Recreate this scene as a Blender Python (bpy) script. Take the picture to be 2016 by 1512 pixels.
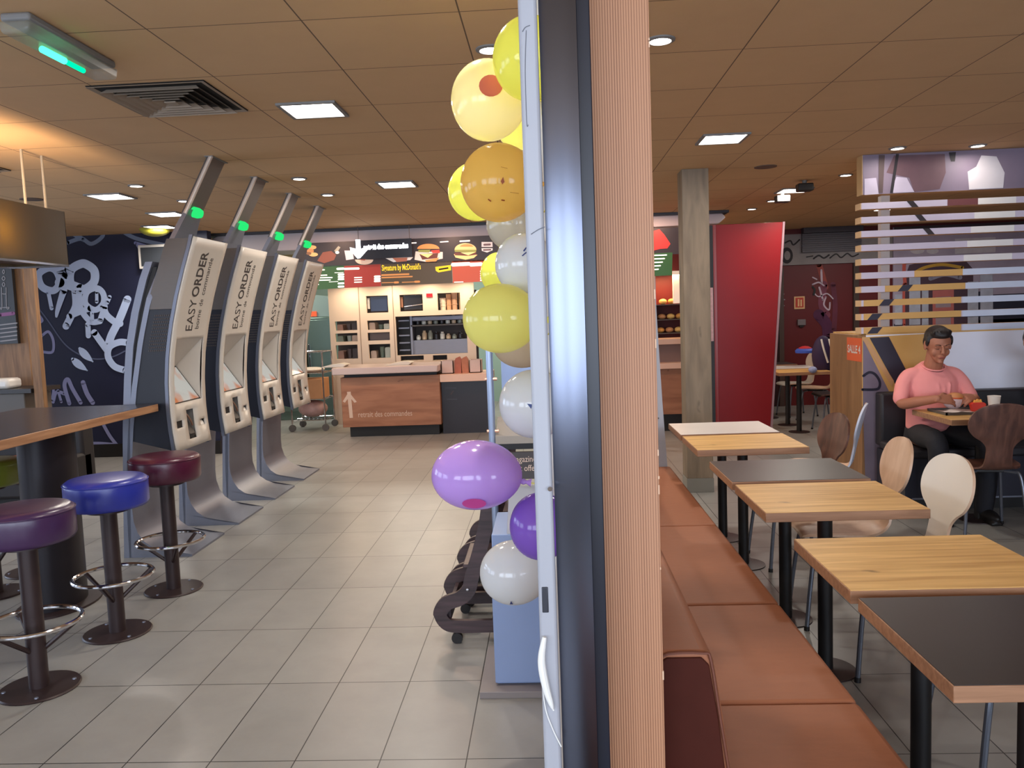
import bpy, bmesh, math, random
from mathutils import Vector, Matrix
random.seed(7)
PI = math.pi
for o in list(bpy.data.objects): bpy.data.objects.remove(o)
scene = bpy.context.scene
COL = scene.collection

# ------------------------------------------------------------ camera
EYE = Vector((0, 0, 1.55))
R = ((0.99832092, 0.04460353, -0.03695758),
     (-0.03299535, -0.08651466, -0.99570403),
     (-0.04760929, 0.9952516, -0.08489768))      # right, down, forward of the camera
FPX = 1600.0
cd = bpy.data.cameras.new('camera'); cam = bpy.data.objects.new('camera', cd); COL.objects.link(cam)
cd.sensor_width = 36.0; cd.lens = FPX / 2016 * 36; cd.clip_start = .05; cd.clip_end = 100
m = Matrix((( R[0][0], -R[1][0], -R[2][0], EYE.x),
            ( R[0][1], -R[1][1], -R[2][1], EYE.y),
            ( R[0][2], -R[1][2], -R[2][2], EYE.z), (0, 0, 0, 1)))
cam.matrix_world = m
scene.camera = cam

# ------------------------------------------------------------ world, exposure, big lights
w = bpy.data.worlds.new('sky'); scene.world = w; w.use_nodes = True
bg = w.node_tree.nodes['Background']; bg.inputs[0].default_value = (.62, .76, 1, 1); bg.inputs[1].default_value = 2.2
scene.view_settings.view_transform = 'Standard'; scene.view_settings.look = 'None'
scene.view_settings.gamma = 1; scene.view_settings.use_curve_mapping = False
scene.view_settings.exposure = 0.42

def area(name, loc, rot, sx, sy, power, col, parent=None, shape='RECTANGLE'):
    l = bpy.data.lights.new(name, 'AREA'); l.shape = shape; l.size = sx
    if shape in ('RECTANGLE', 'ELLIPSE'): l.size_y = sy
    l.energy = power; l.color = col
    o = bpy.data.objects.new(name, l); o.location = loc; o.rotation_euler = rot; COL.objects.link(o)
    if parent: o.parent = parent
    return o
# daylight through the windows behind the camera and in the left wall
for i, x in enumerate((-4.6, -1.6, 1.4, 4.4)):
    area('window_daylight', (x, -2.96, 1.65), (PI/2, 0, 0), 2.5, 1.5, 66, (.76, .86, 1))
for y in (.3, 3.1, 5.9):
    area('window_daylight', (-7.45, y, 1.6), (0, -PI/2, 0), 1.5, 2.2, 30, (.62, .76, 1))

CEIL = 2.68
KC = .9576
# ------------------------------------------------------------ helpers
def at(px, py, X=None, Y=None, Z=None):
    a, b = (px-1008)/FPX, (py-756)/FPX
    d = Vector(tuple(R[0][k]*a + R[1][k]*b + R[2][k] for k in range(3)))
    t = X/d.x if X is not None else Y/d.y if Y is not None else (Z-EYE.z)/d.z
    return EYE + d*t
def lin(c):
    return tuple(((v/255)/12.92 if v/255 <= .04045 else ((v/255+.055)/1.055)**2.4) for v in c[:3]) + (1,)
MATS = {}
def mat(name, col, rough=.5, metal=0., noise=0., nscale=8., stretch=(1, 1, 1), bump=0., emit=None, estr=0., coat=0., spec=.5, trans=0.):
    if name in MATS: return MATS[name]
    m = bpy.data.materials.new(name); m.use_nodes = True; nt = m.node_tree; b = nt.nodes['Principled BSDF']
    c = lin(col)
    b.inputs['Base Color'].default_value = c; b.inputs['Roughness'].default_value = rough
    b.inputs['Metallic'].default_value = metal; b.inputs['Coat Weight'].default_value = coat
    b.inputs['Specular IOR Level'].default_value = spec; b.inputs['Transmission Weight'].default_value = trans
    if emit is not None:
        b.inputs['Emission Color'].default_value = lin(emit); b.inputs['Emission Strength'].default_value = estr
    tc = nt.nodes.new('ShaderNodeTexCoord'); mp = nt.nodes.new('ShaderNodeMapping'); nz = nt.nodes.new('ShaderNodeTexNoise')
    mp.inputs['Scale'].default_value = stretch; nz.inputs['Scale'].default_value = nscale; nz.inputs['Detail'].default_value = 5
    nt.links.new(tc.outputs['Object'], mp.inputs[0]); nt.links.new(mp.outputs[0], nz.inputs[0])
    k = noise if noise else .03
    mx = nt.nodes.new('ShaderNodeMix'); mx.data_type = 'RGBA'
    mx.inputs[6].default_value = tuple(v*(1-k) for v in c[:3])+(1,); mx.inputs[7].default_value = tuple(min(1, v*(1+k)) for v in c[:3])+(1,)
    nt.links.new(nz.outputs[0], mx.inputs[0]); nt.links.new(mx.outputs[2], b.inputs['Base Color'])
    if bump:
        bp = nt.nodes.new('ShaderNodeBump'); bp.inputs['Strength'].default_value = bump; bp.inputs['Distance'].default_value = .01
        nt.links.new(nz.outputs[0], bp.inputs['Height']); nt.links.new(bp.outputs[0], b.inputs['Normal'])
    MATS[name] = m; return m
def wood(name, dark, light, axis='x', scale=1., rough=.45, knots=.0, spec=.5, fine=14.):
    if name in MATS: return MATS[name]
    m = bpy.data.materials.new(name); m.use_nodes = True; nt = m.node_tree; b = nt.nodes['Principled BSDF']; N = nt.nodes.new; L = nt.links.new
    tc = N('ShaderNodeTexCoord'); mp = N('ShaderNodeMapping')
    s = {'x': (1, fine, fine), 'y': (fine, 1, fine), 'z': (fine, fine, 1)}[axis]
    mp.inputs['Scale'].default_value = tuple(v*scale for v in s)
    n1 = N('ShaderNodeTexNoise'); n1.inputs['Scale'].default_value = 2.2; n1.inputs['Detail'].default_value = 7; n1.inputs['Distortion'].default_value = .6
    L(tc.outputs['Object'], mp.inputs[0]); L(mp.outputs[0], n1.inputs[0])
    r = N('ShaderNodeValToRGB'); r.color_ramp.elements[0].position = .32; r.color_ramp.elements[1].position = .68
    r.color_ramp.elements[0].color = lin(dark); r.color_ramp.elements[1].color = lin(light)
    L(n1.outputs[0], r.inputs[0])
    out = r.outputs[0]
    if knots:
        v = N('ShaderNodeTexVoronoi'); v.inputs['Scale'].default_value = 5.2
        mp2 = N('ShaderNodeMapping'); mp2.inputs['Scale'].default_value = {'x': (.55, 1.9, 1), 'y': (1.9, .55, 1), 'z': (1.6, 1.6, .6)}[axis]
        L(tc.outputs['Object'], mp2.inputs[0])
        n2 = N('ShaderNodeTexNoise'); n2.inputs['Scale'].default_value = 9; L(tc.outputs['Object'], n2.inputs[0])
        ad = N('ShaderNodeMix'); ad.data_type = 'RGBA'; ad.inputs[0].default_value = .12; L(mp2.outputs[0], ad.inputs[6]); L(n2.outputs[1], ad.inputs[7])
        L(ad.outputs[2], v.inputs[0])
        r2 = N('ShaderNodeValToRGB'); r2.color_ramp.elements[0].position = .02; r2.color_ramp.elements[1].position = .12
        r2.color_ramp.elements[0].color = (knots, knots, knots, 1); r2.color_ramp.elements[1].color = (0, 0, 0, 1)
        L(v.outputs['Distance'], r2.inputs[0])
        mx = N('ShaderNodeMix'); mx.data_type = 'RGBA'; L(r2.outputs[0], mx.inputs[0]); L(out, mx.inputs[6])
        mx.inputs[7].default_value = tuple(c*.35 for c in lin(dark)[:3])+(1,); out = mx.outputs[2]
    L(out, b.inputs['Base Color']); b.inputs['Roughness'].default_value = rough; b.inputs['Specular IOR Level'].default_value = spec
    MATS[name] = m; return m
def glow(name, col, strength):
    if name in MATS: return MATS[name]
    m = bpy.data.materials.new(name); m.use_nodes = True; nt = m.node_tree; nt.nodes.remove(nt.nodes['Principled BSDF'])
    e = nt.nodes.new('ShaderNodeEmission'); e.inputs[0].default_value = lin(col); e.inputs[1].default_value = strength
    nt.links.new(e.outputs[0], nt.nodes['Material Output'].inputs[0]); MATS[name] = m; return m
def tile_mat(name, c1, c2, grout, bw, bh, ox, oy, mortar, rough, noise=.1, bump=.15, spec=.5):
    m = bpy.data.materials.new(name); m.use_nodes = True; nt = m.node_tree; b = nt.nodes['Principled BSDF']; N = nt.nodes.new; L = nt.links.new
    tc = N('ShaderNodeTexCoord'); mp = N('ShaderNodeMapping'); mp.inputs['Location'].default_value = (-ox, -oy, 0)
    br = N('ShaderNodeTexBrick'); br.offset = 0; br.squash = 1
    br.inputs['Color1'].default_value = lin(c1); br.inputs['Color2'].default_value = lin(c2); br.inputs['Mortar'].default_value = lin(grout)
    br.inputs['Scale'].default_value = 1; br.inputs['Mortar Size'].default_value = mortar; br.inputs['Mortar Smooth'].default_value = .05
    br.inputs['Brick Width'].default_value = bw; br.inputs['Row Height'].default_value = bh; br.inputs['Bias'].default_value = 0
    L(tc.outputs['Object'], mp.inputs[0]); L(mp.outputs[0], br.inputs[0])
    nz = N('ShaderNodeTexNoise'); nz.inputs['Scale'].default_value = 3.1; nz.inputs['Detail'].default_value = 8; nz.inputs['Roughness'].default_value = .65
    L(tc.outputs['Object'], nz.inputs[0])
    mr = N('ShaderNodeMapRange'); mr.inputs[1].default_value = .3; mr.inputs[2].default_value = .7; mr.inputs[3].default_value = 1-noise; mr.inputs[4].default_value = 1+noise
    L(nz.outputs[0], mr.inputs[0])
    mx = N('ShaderNodeVectorMath'); mx.operation = 'SCALE'; L(br.outputs[0], mx.inputs[0]); L(mr.outputs[0], mx.inputs['Scale'])
    L(mx.outputs[0], b.inputs['Base Color'])
    b.inputs['Roughness'].default_value = rough; b.inputs['Specular IOR Level'].default_value = spec
    if bump:
        bp = N('ShaderNodeBump'); bp.invert = True; bp.inputs['Strength'].default_value = bump; bp.inputs['Distance'].default_value = .004
        L(br.outputs['Fac'], bp.inputs['Height']); L(bp.outputs[0], b.inputs['Normal'])
    return m

def catmull(pts, n=8, closed=False):
    pts = [Vector(p) for p in pts]; out = []; N_ = len(pts)
    rng = range(N_ if closed else N_-1)
    for i in rng:
        if closed: p0, p1, p2, p3 = pts[i-1], pts[i], pts[(i+1) % N_], pts[(i+2) % N_]
        else: p0, p1, p2, p3 = pts[max(i-1, 0)], pts[i], pts[i+1], pts[min(i+2, N_-1)]
        for k in range(n):
            t = k/n
            out.append(.5*((2*p1)+(p2-p0)*t+(2*p0-5*p1+4*p2-p3)*t*t+(3*p1-p0-3*p2+p3)*t**3))
    if not closed: out.append(pts[-1])
    return out
class B:
    """collects shapes, builds ONE mesh object; o = origin of the mesh's local frame"""
    def __init__(s, o=(0, 0, 0)): s.bm = bmesh.new(); s.o = Vector(o); s.mi = 0
    def _f(s, vs):
        try: f = s.bm.faces.new(vs); f.material_index = s.mi; return f
        except ValueError: return None
    def box(s, x0, x1, y0, y1, z0, z1, M=None):
        v = [Vector((x, y, z)) for x in (x0, x1) for y in (y0, y1) for z in (z0, z1)]
        if M: v = [M @ q for q in v]
        v = [s.bm.verts.new(q) for q in v]
        for a in ((0, 1, 3, 2), (4, 6, 7, 5), (0, 4, 5, 1), (2, 3, 7, 6), (0, 2, 6, 4), (1, 5, 7, 3)): s._f([v[i] for i in a])
        return s
    def rings(s, rs, cap=True, closed=False):
        R_ = [[s.bm.verts.new(p) for p in r] for r in rs]; n = len(R_[0])
        for a, b in list(zip(R_, R_[1:])) + ([(R_[-1], R_[0])] if closed else []):
            for i in range(n): s._f([a[i], a[(i+1) % n], b[(i+1) % n], b[i]])
        if cap and not closed: s._f(list(reversed(R_[0]))); s._f(R_[-1])
        return s
    def tube(s, pts, r, n=10, smooth=0, cap=True, flat=1., closed=False, up=None):
        if smooth: pts = catmull(pts, smooth, closed)
        pts = [Vector(p) for p in pts]; rs = []
        rad = r if callable(r) else (lambda t: r)
        u = None
        for i, p in enumerate(pts):
            if closed: d = pts[(i+1) % len(pts)]-pts[i-1]
            else: d = (pts[min(i+1, len(pts)-1)]-pts[max(i-1, 0)])
            d = d.normalized() if d.length > 1e-9 else Vector((0, 0, 1))
            if u is None: u = Vector(up) if up else (Vector((0, 0, 1)) if abs(d.z) < .9 else Vector((1, 0, 0)))
            u = (u-d*u.dot(d)).normalized(); v = d.cross(u)
            rr = rad(i/max(1, len(pts)-1))
            rs.append([p+(u*math.cos(2*PI*k/n)*flat+v*math.sin(2*PI*k/n))*rr for k in range(n)])
        return s.rings(rs, cap, closed)
    def cyl(s, p0, p1, r0, r1=None, n=20): 
        r1 = r0 if r1 is None else r1
        return s.tube([p0, p1], lambda t: r0+(r1-r0)*t, n)
    def lathe(s, prof, c=(0, 0, 0), n=28, M=None):
        c = Vector(c); rs = []
        for r, z in prof:
            ring = [Vector((max(r, 1e-4)*math.cos(2*PI*k/n), max(r, 1e-4)*math.sin(2*PI*k/n), z)) for k in range(n)]
            if M: ring = [M @ q for q in ring]
            rs.append([c+q for q in ring])
        return s.rings(rs)
    def ell(s, c, r, n=20, k=12, M=None):
        return s.lathe([(math.sin(PI*i/k), -math.cos(PI*i/k)) for i in range(k+1)], c, n, (M or Matrix.Identity(3)) @ Matrix.Diagonal(Vector(r)))
    def prism(s, poly, axis, a, b):
        """poly = 2-D outline; axis 'x','y','z' the direction of extrusion"""
        f = {'x': lambda p, t: (t, p[0], p[1]), 'y': lambda p, t: (p[0], t, p[1]), 'z': lambda p, t: (p[0], p[1], t)}[axis]
        A = [s.bm.verts.new(f(p, a)) for p in poly]; B_ = [s.bm.verts.new(f(p, b)) for p in poly]; n = len(poly)
        s._f(A); s._f(list(reversed(B_)))
        for i in range(n): s._f([A[i], B_[i], B_[(i+1) % n], A[(i+1) % n]])
        return s
    def sheet(s, grid):
        V = [[s.bm.verts.new(p) for p in r] for r in grid]
        for a, b in zip(V, V[1:]):
            for i in range(len(a)-1): s._f([a[i], a[i+1], b[i+1], b[i]])
        return s
    def build(s, name, m, parent=None, bevel=0, smooth=35, segs=2):
        bmesh.ops.recalc_face_normals(s.bm, faces=s.bm.faces)
        if s.o.length: bmesh.ops.translate(s.bm, vec=-s.o, verts=s.bm.verts)
        for f in s.bm.faces: f.smooth = smooth > 0
        if smooth:
            for e in s.bm.edges:
                if len(e.link_faces) == 2 and e.calc_face_angle(0) > math.radians(smooth): e.smooth = False
        me = bpy.data.meshes.new(name); s.bm.to_mesh(me); s.bm.free()
        for q in (m if isinstance(m, (list, tuple)) else [m]): me.materials.append(q)
        o = bpy.data.objects.new(name, me); COL.objects.link(o)
        if parent is not None: o.parent = parent
        elif s.o.length: o.location = s.o
        if bevel:
            b = o.modifiers.new('edge', 'BEVEL'); b.width = bevel; b.segments = segs; b.limit_method = 'ANGLE'; b.angle_limit = .6
        return o
def tag(o, label=None, cat=None, group=None, kind=None):
    if label: o['label'] = label
    if cat: o['category'] = cat
    if group: o['group'] = group
    if kind: o['kind'] = kind
    return o
def thing(name, loc, label, cat, group=None, rz=0):
    o = bpy.data.objects.new(name, None); o.empty_display_size = .1; COL.objects.link(o); o.location = loc; o.rotation_euler = (0, 0, rz)
    return tag(o, label, cat, group)
def copy_tree(o, parent=None):
    c = o.copy(); COL.objects.link(c)
    if parent: c.parent = parent
    for ch in [q for q in bpy.data.objects if q.parent == o]: copy_tree(ch, c)
    return c
def place(o, loc, label, rz=None, group=None):
    o.location = loc
    if rz is not None: o.rotation_euler = (0, 0, rz)
    o['label'] = label
    if group: o['group'] = group
    return o
def text_pts(s_, size, align='LEFT', bold=0.):
    cu = bpy.data.curves.new('t', 'FONT'); cu.body = s_; cu.size = size; cu.align_x = align; cu.offset = bold; cu.resolution_u = 3
    o = bpy.data.objects.new('t', cu); COL.objects.link(o)
    dg = bpy.context.evaluated_depsgraph_get(); me = bpy.data.meshes.new_from_object(o.evaluated_get(dg))
    V = [v.co.copy() for v in me.vertices]; F = [list(p.vertices) for p in me.polygons]
    bpy.data.objects.remove(o); bpy.data.curves.remove(cu); bpy.data.meshes.remove(me)
    return V, F
def add_text(b, s_, size, fn, align='LEFT', bold=0.):
    V, F = text_pts(s_, size, align, bold); vs = [b.bm.verts.new(fn(v.x, v.y)) for v in V]
    for f in F: b._f([vs[i] for i in f])
    return b
def lettering(name, s_, size, fn, m, parent, align='LEFT', bold=0., o=(0, 0, 0)):
    b = B(o); add_text(b, s_, size, fn, align, bold); return b.build(name, m, parent, smooth=0)
def stroke(b, pts, wd, fn, n=8, closed=False):
    """flat painted ribbon with round ends; fn maps (u,v) to a point"""
    P = catmull([(p[0], p[1], 0) for p in pts], n, closed); wf = wd if callable(wd) else (lambda t: wd)
    Lf, Rt = [], []
    for i, p in enumerate(P):
        d = (P[(i+1) % len(P)]-P[i-1]) if closed else (P[min(i+1, len(P)-1)]-P[max(i-1, 0)])
        d.normalize(); nn = Vector((-d.y, d.x, 0)); h = wf(i/(len(P)-1))/2
        Lf.append(p+nn*h); Rt.append(p-nn*h)
    vl = [b.bm.verts.new(fn(q.x, q.y)) for q in Lf]; vr = [b.bm.verts.new(fn(q.x, q.y)) for q in Rt]
    for i in range(len(vl)-(0 if closed else 1)):
        j = (i+1) % len(vl); b._f([vl[i], vl[j], vr[j], vr[i]])
    if not closed:
        for c, h in ((P[0], wf(0)/2), (P[-1], wf(1)/2)): disc(b, c.x, c.y, h, h, fn)
    return b
def disc(b, x, y, rx, ry, fn, n=18, a0=0, a1=2*PI):
    b._f([b.bm.verts.new(fn(x+rx*math.cos(a0+(a1-a0)*k/n), y+ry*math.sin(a0+(a1-a0)*k/n))) for k in range(n)])
    return b
def poly(b, pts, fn): b._f([b.bm.verts.new(fn(*p)) for p in pts]); return b
def onwall(Y, off=.004): return lambda px, py: at(px, py, Y=Y-off)          # paint on a wall facing the camera
def framed(b, x0, x1, z0, z1, holes, y0, y1):
    """board in the XZ plane between y0,y1 with rectangular holes (hx0,hx1,hz0,hz1)"""
    xs = sorted({x0, x1, *[h[0] for h in holes], *[h[1] for h in holes]}); zs = sorted({z0, z1, *[h[2] for h in holes], *[h[3] for h in holes]})
    for a, c in zip(xs, xs[1:]):
        run = None
        for d, e in zip(zs, zs[1:]):
            mx_, mz_ = (a+c)/2, (d+e)/2
            if any(h[0] < mx_ < h[1] and h[2] < mz_ < h[3] for h in holes):
                if run: b.box(a, c, y0, y1, run[0], run[1])
                run = None
            else: run = (run[0] if run else d, e)
        if run: b.box(a, c, y0, y1, run[0], run[1])
    return b

# ------------------------------------------------------------ materials
M_floor = tile_mat('floor_tiles', (148, 147, 143), (140, 139, 136), (28, 28, 28), .3065, .6152, -1.871, 3.339, .0022, .34, .09, .3)
M_ceil = tile_mat('ceiling_tiles', (204, 168, 128), (200, 164, 125), (110, 90, 72), .596, .6225, -.891, 3.744, .0030, .9, .03, .25, .2)
M_white = mat('white_laminate', (218, 212, 204), .35)
M_kwhite = mat('kiosk_white', (205, 197, 186), .38)
M_steel = mat('brushed_steel', (130, 134, 148), .42, .55, noise=.08, nscale=6, stretch=(1, 1, 60))
M_steeld = mat('dark_brushed_steel', (100, 94, 90), .45, .45, noise=.1, nscale=6, stretch=(1, 1, 60))
M_chrome = mat('polished_chrome', (215, 215, 220), .12, 1.)
M_grey_tube = mat('grey_lacquered_tube', (112, 116, 126), .35, .6)
M_navy = mat('navy_lacquer', (22, 24, 36), .45)
M_black = mat('black_paint', (24, 21, 21), .5)
M_bronze = mat('dark_bronze_lacquer', (52, 38, 38), .42, .2)
M_oak = wood('oak_laminate', (188, 142, 80), (228, 186, 118), 'x', 1., .45, .85, spec=.3)
M_oakedge = wood('oak_edge', (140, 100, 72), (168, 124, 92), 'x', 2, .5)
M_darktop = mat('charcoal_laminate', (50, 44, 43), .38, noise=.08, nscale=60)
M_whitetop = mat('white_table_laminate', (215, 210, 206), .35)
M_leather = mat('tan_leather', (156, 99, 70), .55, noise=.08, nscale=14, stretch=(1, 2.5, 1), bump=.10, spec=.3)
M_leatherd = mat('brown_leather_end', (70, 32, 24), .6, noise=.1, nscale=20, bump=.12, spec=.12)
M_beech = wood('beech_ply', (196, 158, 128), (216, 182, 154), 'z', .8, .4, fine=8)
M_walnut = wood('walnut_ply', (70, 44, 38), (112, 74, 60), 'z', .9, .4, fine=9)
M_creamlam = mat('cream_laminate', (222, 212, 198), .35)
M_iceblue = mat('pale_blue_laminate', (210, 216, 232), .35)
M_postwood = wood('weathered_oak_cladding', (112, 96, 78), (140, 122, 100), 'z', 1., .6, .5, fine=6)
M_frameoak = wood('light_oak_frame', (128, 92, 60), (160, 120, 82), 'z', 1.2, .5)
M_panelwood = wood('partition_oak', (124, 88, 54), (152, 112, 72), 'z', .8, .5, .3, fine=6)
M_counterwood = wood('counter_rustic_oak', (138, 90, 64), (166, 114, 84), 'x', .8, .5, .7, fine=7)
M_red = mat('red_lacquer', (130, 18, 24), .4, noise=.03, spec=.3)
M_dred = mat('dark_red_paint', (96, 18, 22), .5)
M_skin = mat('skin', (168, 108, 82), .55)
M_cream = mat('cream_plaster', (190, 180, 168), .8)
M_grey = mat('grey_paint', (120, 118, 116), .6)
M_spotw = glow('lamp_white', (255, 248, 240), 14)

# ------------------------------------------------------------ the room
def struct(name, b, m, parent=None, **k):
    o = b.build(name, m, parent, **k); o['kind'] = 'structure'; return o
XL, XR, YB, YF = -7.5, 8.2, -3.0, 14.6
struct('floor', B().box(XL, XR, YB, YF, -.08, 0), M_floor, smooth=0)
struct('ceiling', B().box(XL, XR, YB, YF, CEIL, CEIL+.08), M_ceil, smooth=0)
holes = [(x-1.25, x+1.25, .85, 2.45) for x in (-4.6, -1.6, 1.4, 4.4)]
struct('wall_back', framed(B(), XL, XR, 0, CEIL, holes, YB-.12, YB), M_cream, smooth=0)
b = B(); 
ys = sorted([YB, YF] + [v for y in (.3, 3.1, 5.9) for v in (y-1.1, y+1.1)])
for i, (a, c) in enumerate(zip(ys, ys[1:])):
    if i % 2 == 0: b.box(XL-.12, XL, a, c, 0, CEIL)
    else: b.box(XL-.12, XL, a, c, 0, .85); b.box(XL-.12, XL, a, c, 2.35, CEIL)
struct('wall_left', b, M_cream, smooth=0)
struct('wall_right', B().box(XR, XR+.12, YB, YF, 0, CEIL), M_dred, smooth=0)
for i, (x0, x1, z0, z1) in enumerate(holes):
    b = B()
    b.box(x0, x1, YB-.08, YB-.03, z0, z0+.06).box(x0, x1, YB-.08, YB-.03, z1-.06, z1)
    for x in (x0, (x0+x1)/2-.03, x1-.06): b.box(x, x+.06, YB-.08, YB-.03, z0, z1)
    struct('window_%d' % (i+1), b, M_grey, smooth=0)
for i, y in enumerate((.3, 3.1, 5.9)):
    b = B()
    for z in (.85, 2.29): b.box(XL-.08, XL-.03, y-1.1, y+1.1, z, z+.06)
    for yy in (y-1.1, y-.03, y+1.04): b.box(XL-.08, XL-.03, yy, yy+.06, .85, 2.35)
    struct('window_%d' % (i+5), b, M_grey, smooth=0)
# far walls: teal kitchen wall on the left, dark red wall on the right
M_teal = mat('pale_green_kitchen_wall', (150, 178, 166), .4)
struct('wall_kitchen', B().box(XL, 1.2, YF, YF+.12, 0, CEIL), M_teal, smooth=0)
YR = 12.6
wr = struct('wall_far_right', B().box(2.0, XR, YR, YR+.12, 0, CEIL), M_dred, smooth=0)
struct('wall_kitchen_side', B().box(2.0, 2.12, 11.9, YF, 0, CEIL), M_dred, smooth=0)
struct('wall_kitchen_end', B().box(1.2, 2.0, YF, YF+.12, 0, CEIL), M_dred, smooth=0)

# ------------------------------------------------------------ ceiling fixtures
def square_light(x, y, label, s=.27, power=14, col=(1, .92, .82)):
    t = thing('ceiling_panel_light', (x, y, CEIL), label, 'ceiling light', 'square recessed ceiling lights')
    framed_b = B(); h = s/2; e = .02
    for a in ((-h-e, h+e, -h-e, -h), (-h-e, h+e, h, h+e), (-h-e, -h, -h, h), (h, h+e, -h, h)): framed_b.box(a[0], a[1], a[2], a[3], -.012, .0)
    framed_b.build('frame', M_grey, t, smooth=0)
    B().box(-h, h, -h, h, -.006, -.001).build('diffuser', M_spotw, t, smooth=0)
    area('lamp_glow', (0, 0, -.02), (0, 0, 0), s*.8, s*.8, power, col, t)
LIG = [(-1.269, 4.586, 'square ceiling light nearest the camera over the tiled aisle, right of the louvred vent', .27),
       (-1.287, 7.202, 'square ceiling light between the kiosks and the balloons, farther down the aisle', .27),
       (-3.843, 7.164, 'square ceiling light above the graffiti wall side, left of the first kiosk pole', .27),
       (1.26, 5.896, 'large square ceiling light above the row of tables, in front of the oak column', .27),
       (2.584, 8.693, 'square ceiling light beside the small projector, right of the oak column', .27),
       (-3.93, 8.428, 'square ceiling light partly hidden behind the arm of the nearest kiosk', .27),
       (-4.5, 9.45, 'thin looking square ceiling light farthest left, close to the graffiti wall', .27)]
for x, y, l, s in LIG: square_light(x*KC, y*KC, l, s)
SP = [(.531, 3.716, 'small round ceiling spot just right of the laminated wooden post'),
      (-.30, 2.86, 'small round ceiling spot directly above the balloon column, added out of view to light the balloons'),  # added spot, itself out of view, that brightens the balloons
      (-.22, 3.718, 'small round ceiling spot just left of the topmost yellow balloon'),
      (2.749, 6.574, 'small round ceiling spot over the left end of the slatted screen'),
      (3.382, 6.623, 'small round ceiling spot over the right part of the slatted screen'),
      (2.799, 7.819, 'small round ceiling spot left of the slatted screen top corner'),
      (2.576, 9.492, 'small round ceiling spot above the red panel, nearer of the pair'),
      (2.521, 10.193, 'small round ceiling spot above the red panel, farther of the pair'),
      (-2.007, 6.71, 'small round ceiling spot right of the second kiosk pole, nearer of two'),
      (-2.02, 7.623, 'small round ceiling spot right of the third kiosk pole, farther of two'),
      (-3.37, 6.694, 'small round ceiling spot left of the nearest kiosk pole, above the square light'),
      (-3.381, 7.604, 'small round ceiling spot touching the nearest kiosk pole'),
      (4.309, 10.9, 'small round ceiling spot seen between the slats, left one'),
      (4.42, 10.9, 'small round ceiling spot seen between the slats, right one')]
def spot(x, y, label, power=2.6):
    t = thing('ceiling_spotlight', (x, y, CEIL), label, 'ceiling spot', 'small recessed ceiling spots')
    B().lathe([(.062, 0), (.062, -.006), (.046, -.010), (.046, 0)]).build('trim_ring', M_grey, t)
    B().lathe([(.044, -.001), (.044, -.007), (.0, -.009)]).build('bulb', M_spotw, t)
    area('lamp_glow', (0, 0, -.03), (0, 0, 0), .08, .08, power, (1, .9, .8), t, 'DISK')
for x, y, l in SP: spot(x*KC, y*KC, l, 1.3 if 'slatted screen' in l else 13 if 'directly above' in l else 2.6)
M_vent = mat('vent_cream', (150, 134, 118), .6)
M_hole = mat('vent_dark', (16, 13, 12), .8)
def vent(cx, cy, s, label):
    t = thing('ceiling_vent', (cx, cy, CEIL), label, 'air vent', 'louvred ceiling air vents')
    h = s/2
    B().box(-h, h, -h, h, -.004, -.001).build('backing', M_hole, t, smooth=0)
    for i in range(6):
        o_, i_ = h-i*h*.15, h-i*h*.15-h*.075
        b = B()
        V = [[b.bm.verts.new((sx*k, sy*k, z)) for sx, sy in ((-1, -1), (1, -1), (1, 1), (-1, 1))] for k, z in ((o_, -.026 if i else -.010), (i_, -.006), (i_-.002, -.004), (o_-.003, -.022 if i else -.006))]
        for a, c in zip(V, V[1:]+V[:1]):
            for j in range(4): b._f([a[j], a[(j+1) % 4], c[(j+1) % 4], c[j]])
        b.build('louvre', M_vent, t, smooth=0)
    B().box(-h*.1, h*.1, -h*.1, h*.1, -.026, -.02).build('centre_plate', M_vent, t, smooth=0)
vent(-1.91*KC, 4.24*KC, .56, 'square louvred air vent in the ceiling beside the green emergency light')
vent(-4.15*KC, 5.55*KC, .56, 'square louvred air vent in the ceiling behind the brown pendant lamp cables')
# emergency light
t = thing('emergency_light', (-1.93*KC, 3.32*KC, CEIL), 'clear plastic emergency light with a green glowing tube on the ceiling', 'emergency light')
B().box(-.055, .055, -.29, .29, -.03, 0).build('base', M_grey, t, bevel=.01)
cov = bpy.data.materials.new('clear_cover'); cov.use_nodes = True; nt = cov.node_tree; pb = nt.nodes['Principled BSDF']
pb.inputs['Base Color'].default_value = lin((170, 168, 158)); pb.inputs['Roughness'].default_value = .25; pb.inputs['Alpha'].default_value = .35
B().prism([(-.06, -.031), (.06, -.031), (.05, -.075), (-.05, -.075)], 'y', -.30, .30).build('cover', cov, t, bevel=.012)
B().tube([(0, -.14, -.082), (0, .0, -.082)], .013).build('green_tube', glow('green_glow', (60, 255, 170), 3.0), t)
B().tube([(0, .02, -.082), (0, .13, -.082)], .010).build('green_tube', glow('green_glow2', (0, 220, 140), 1.6), t)
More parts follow.
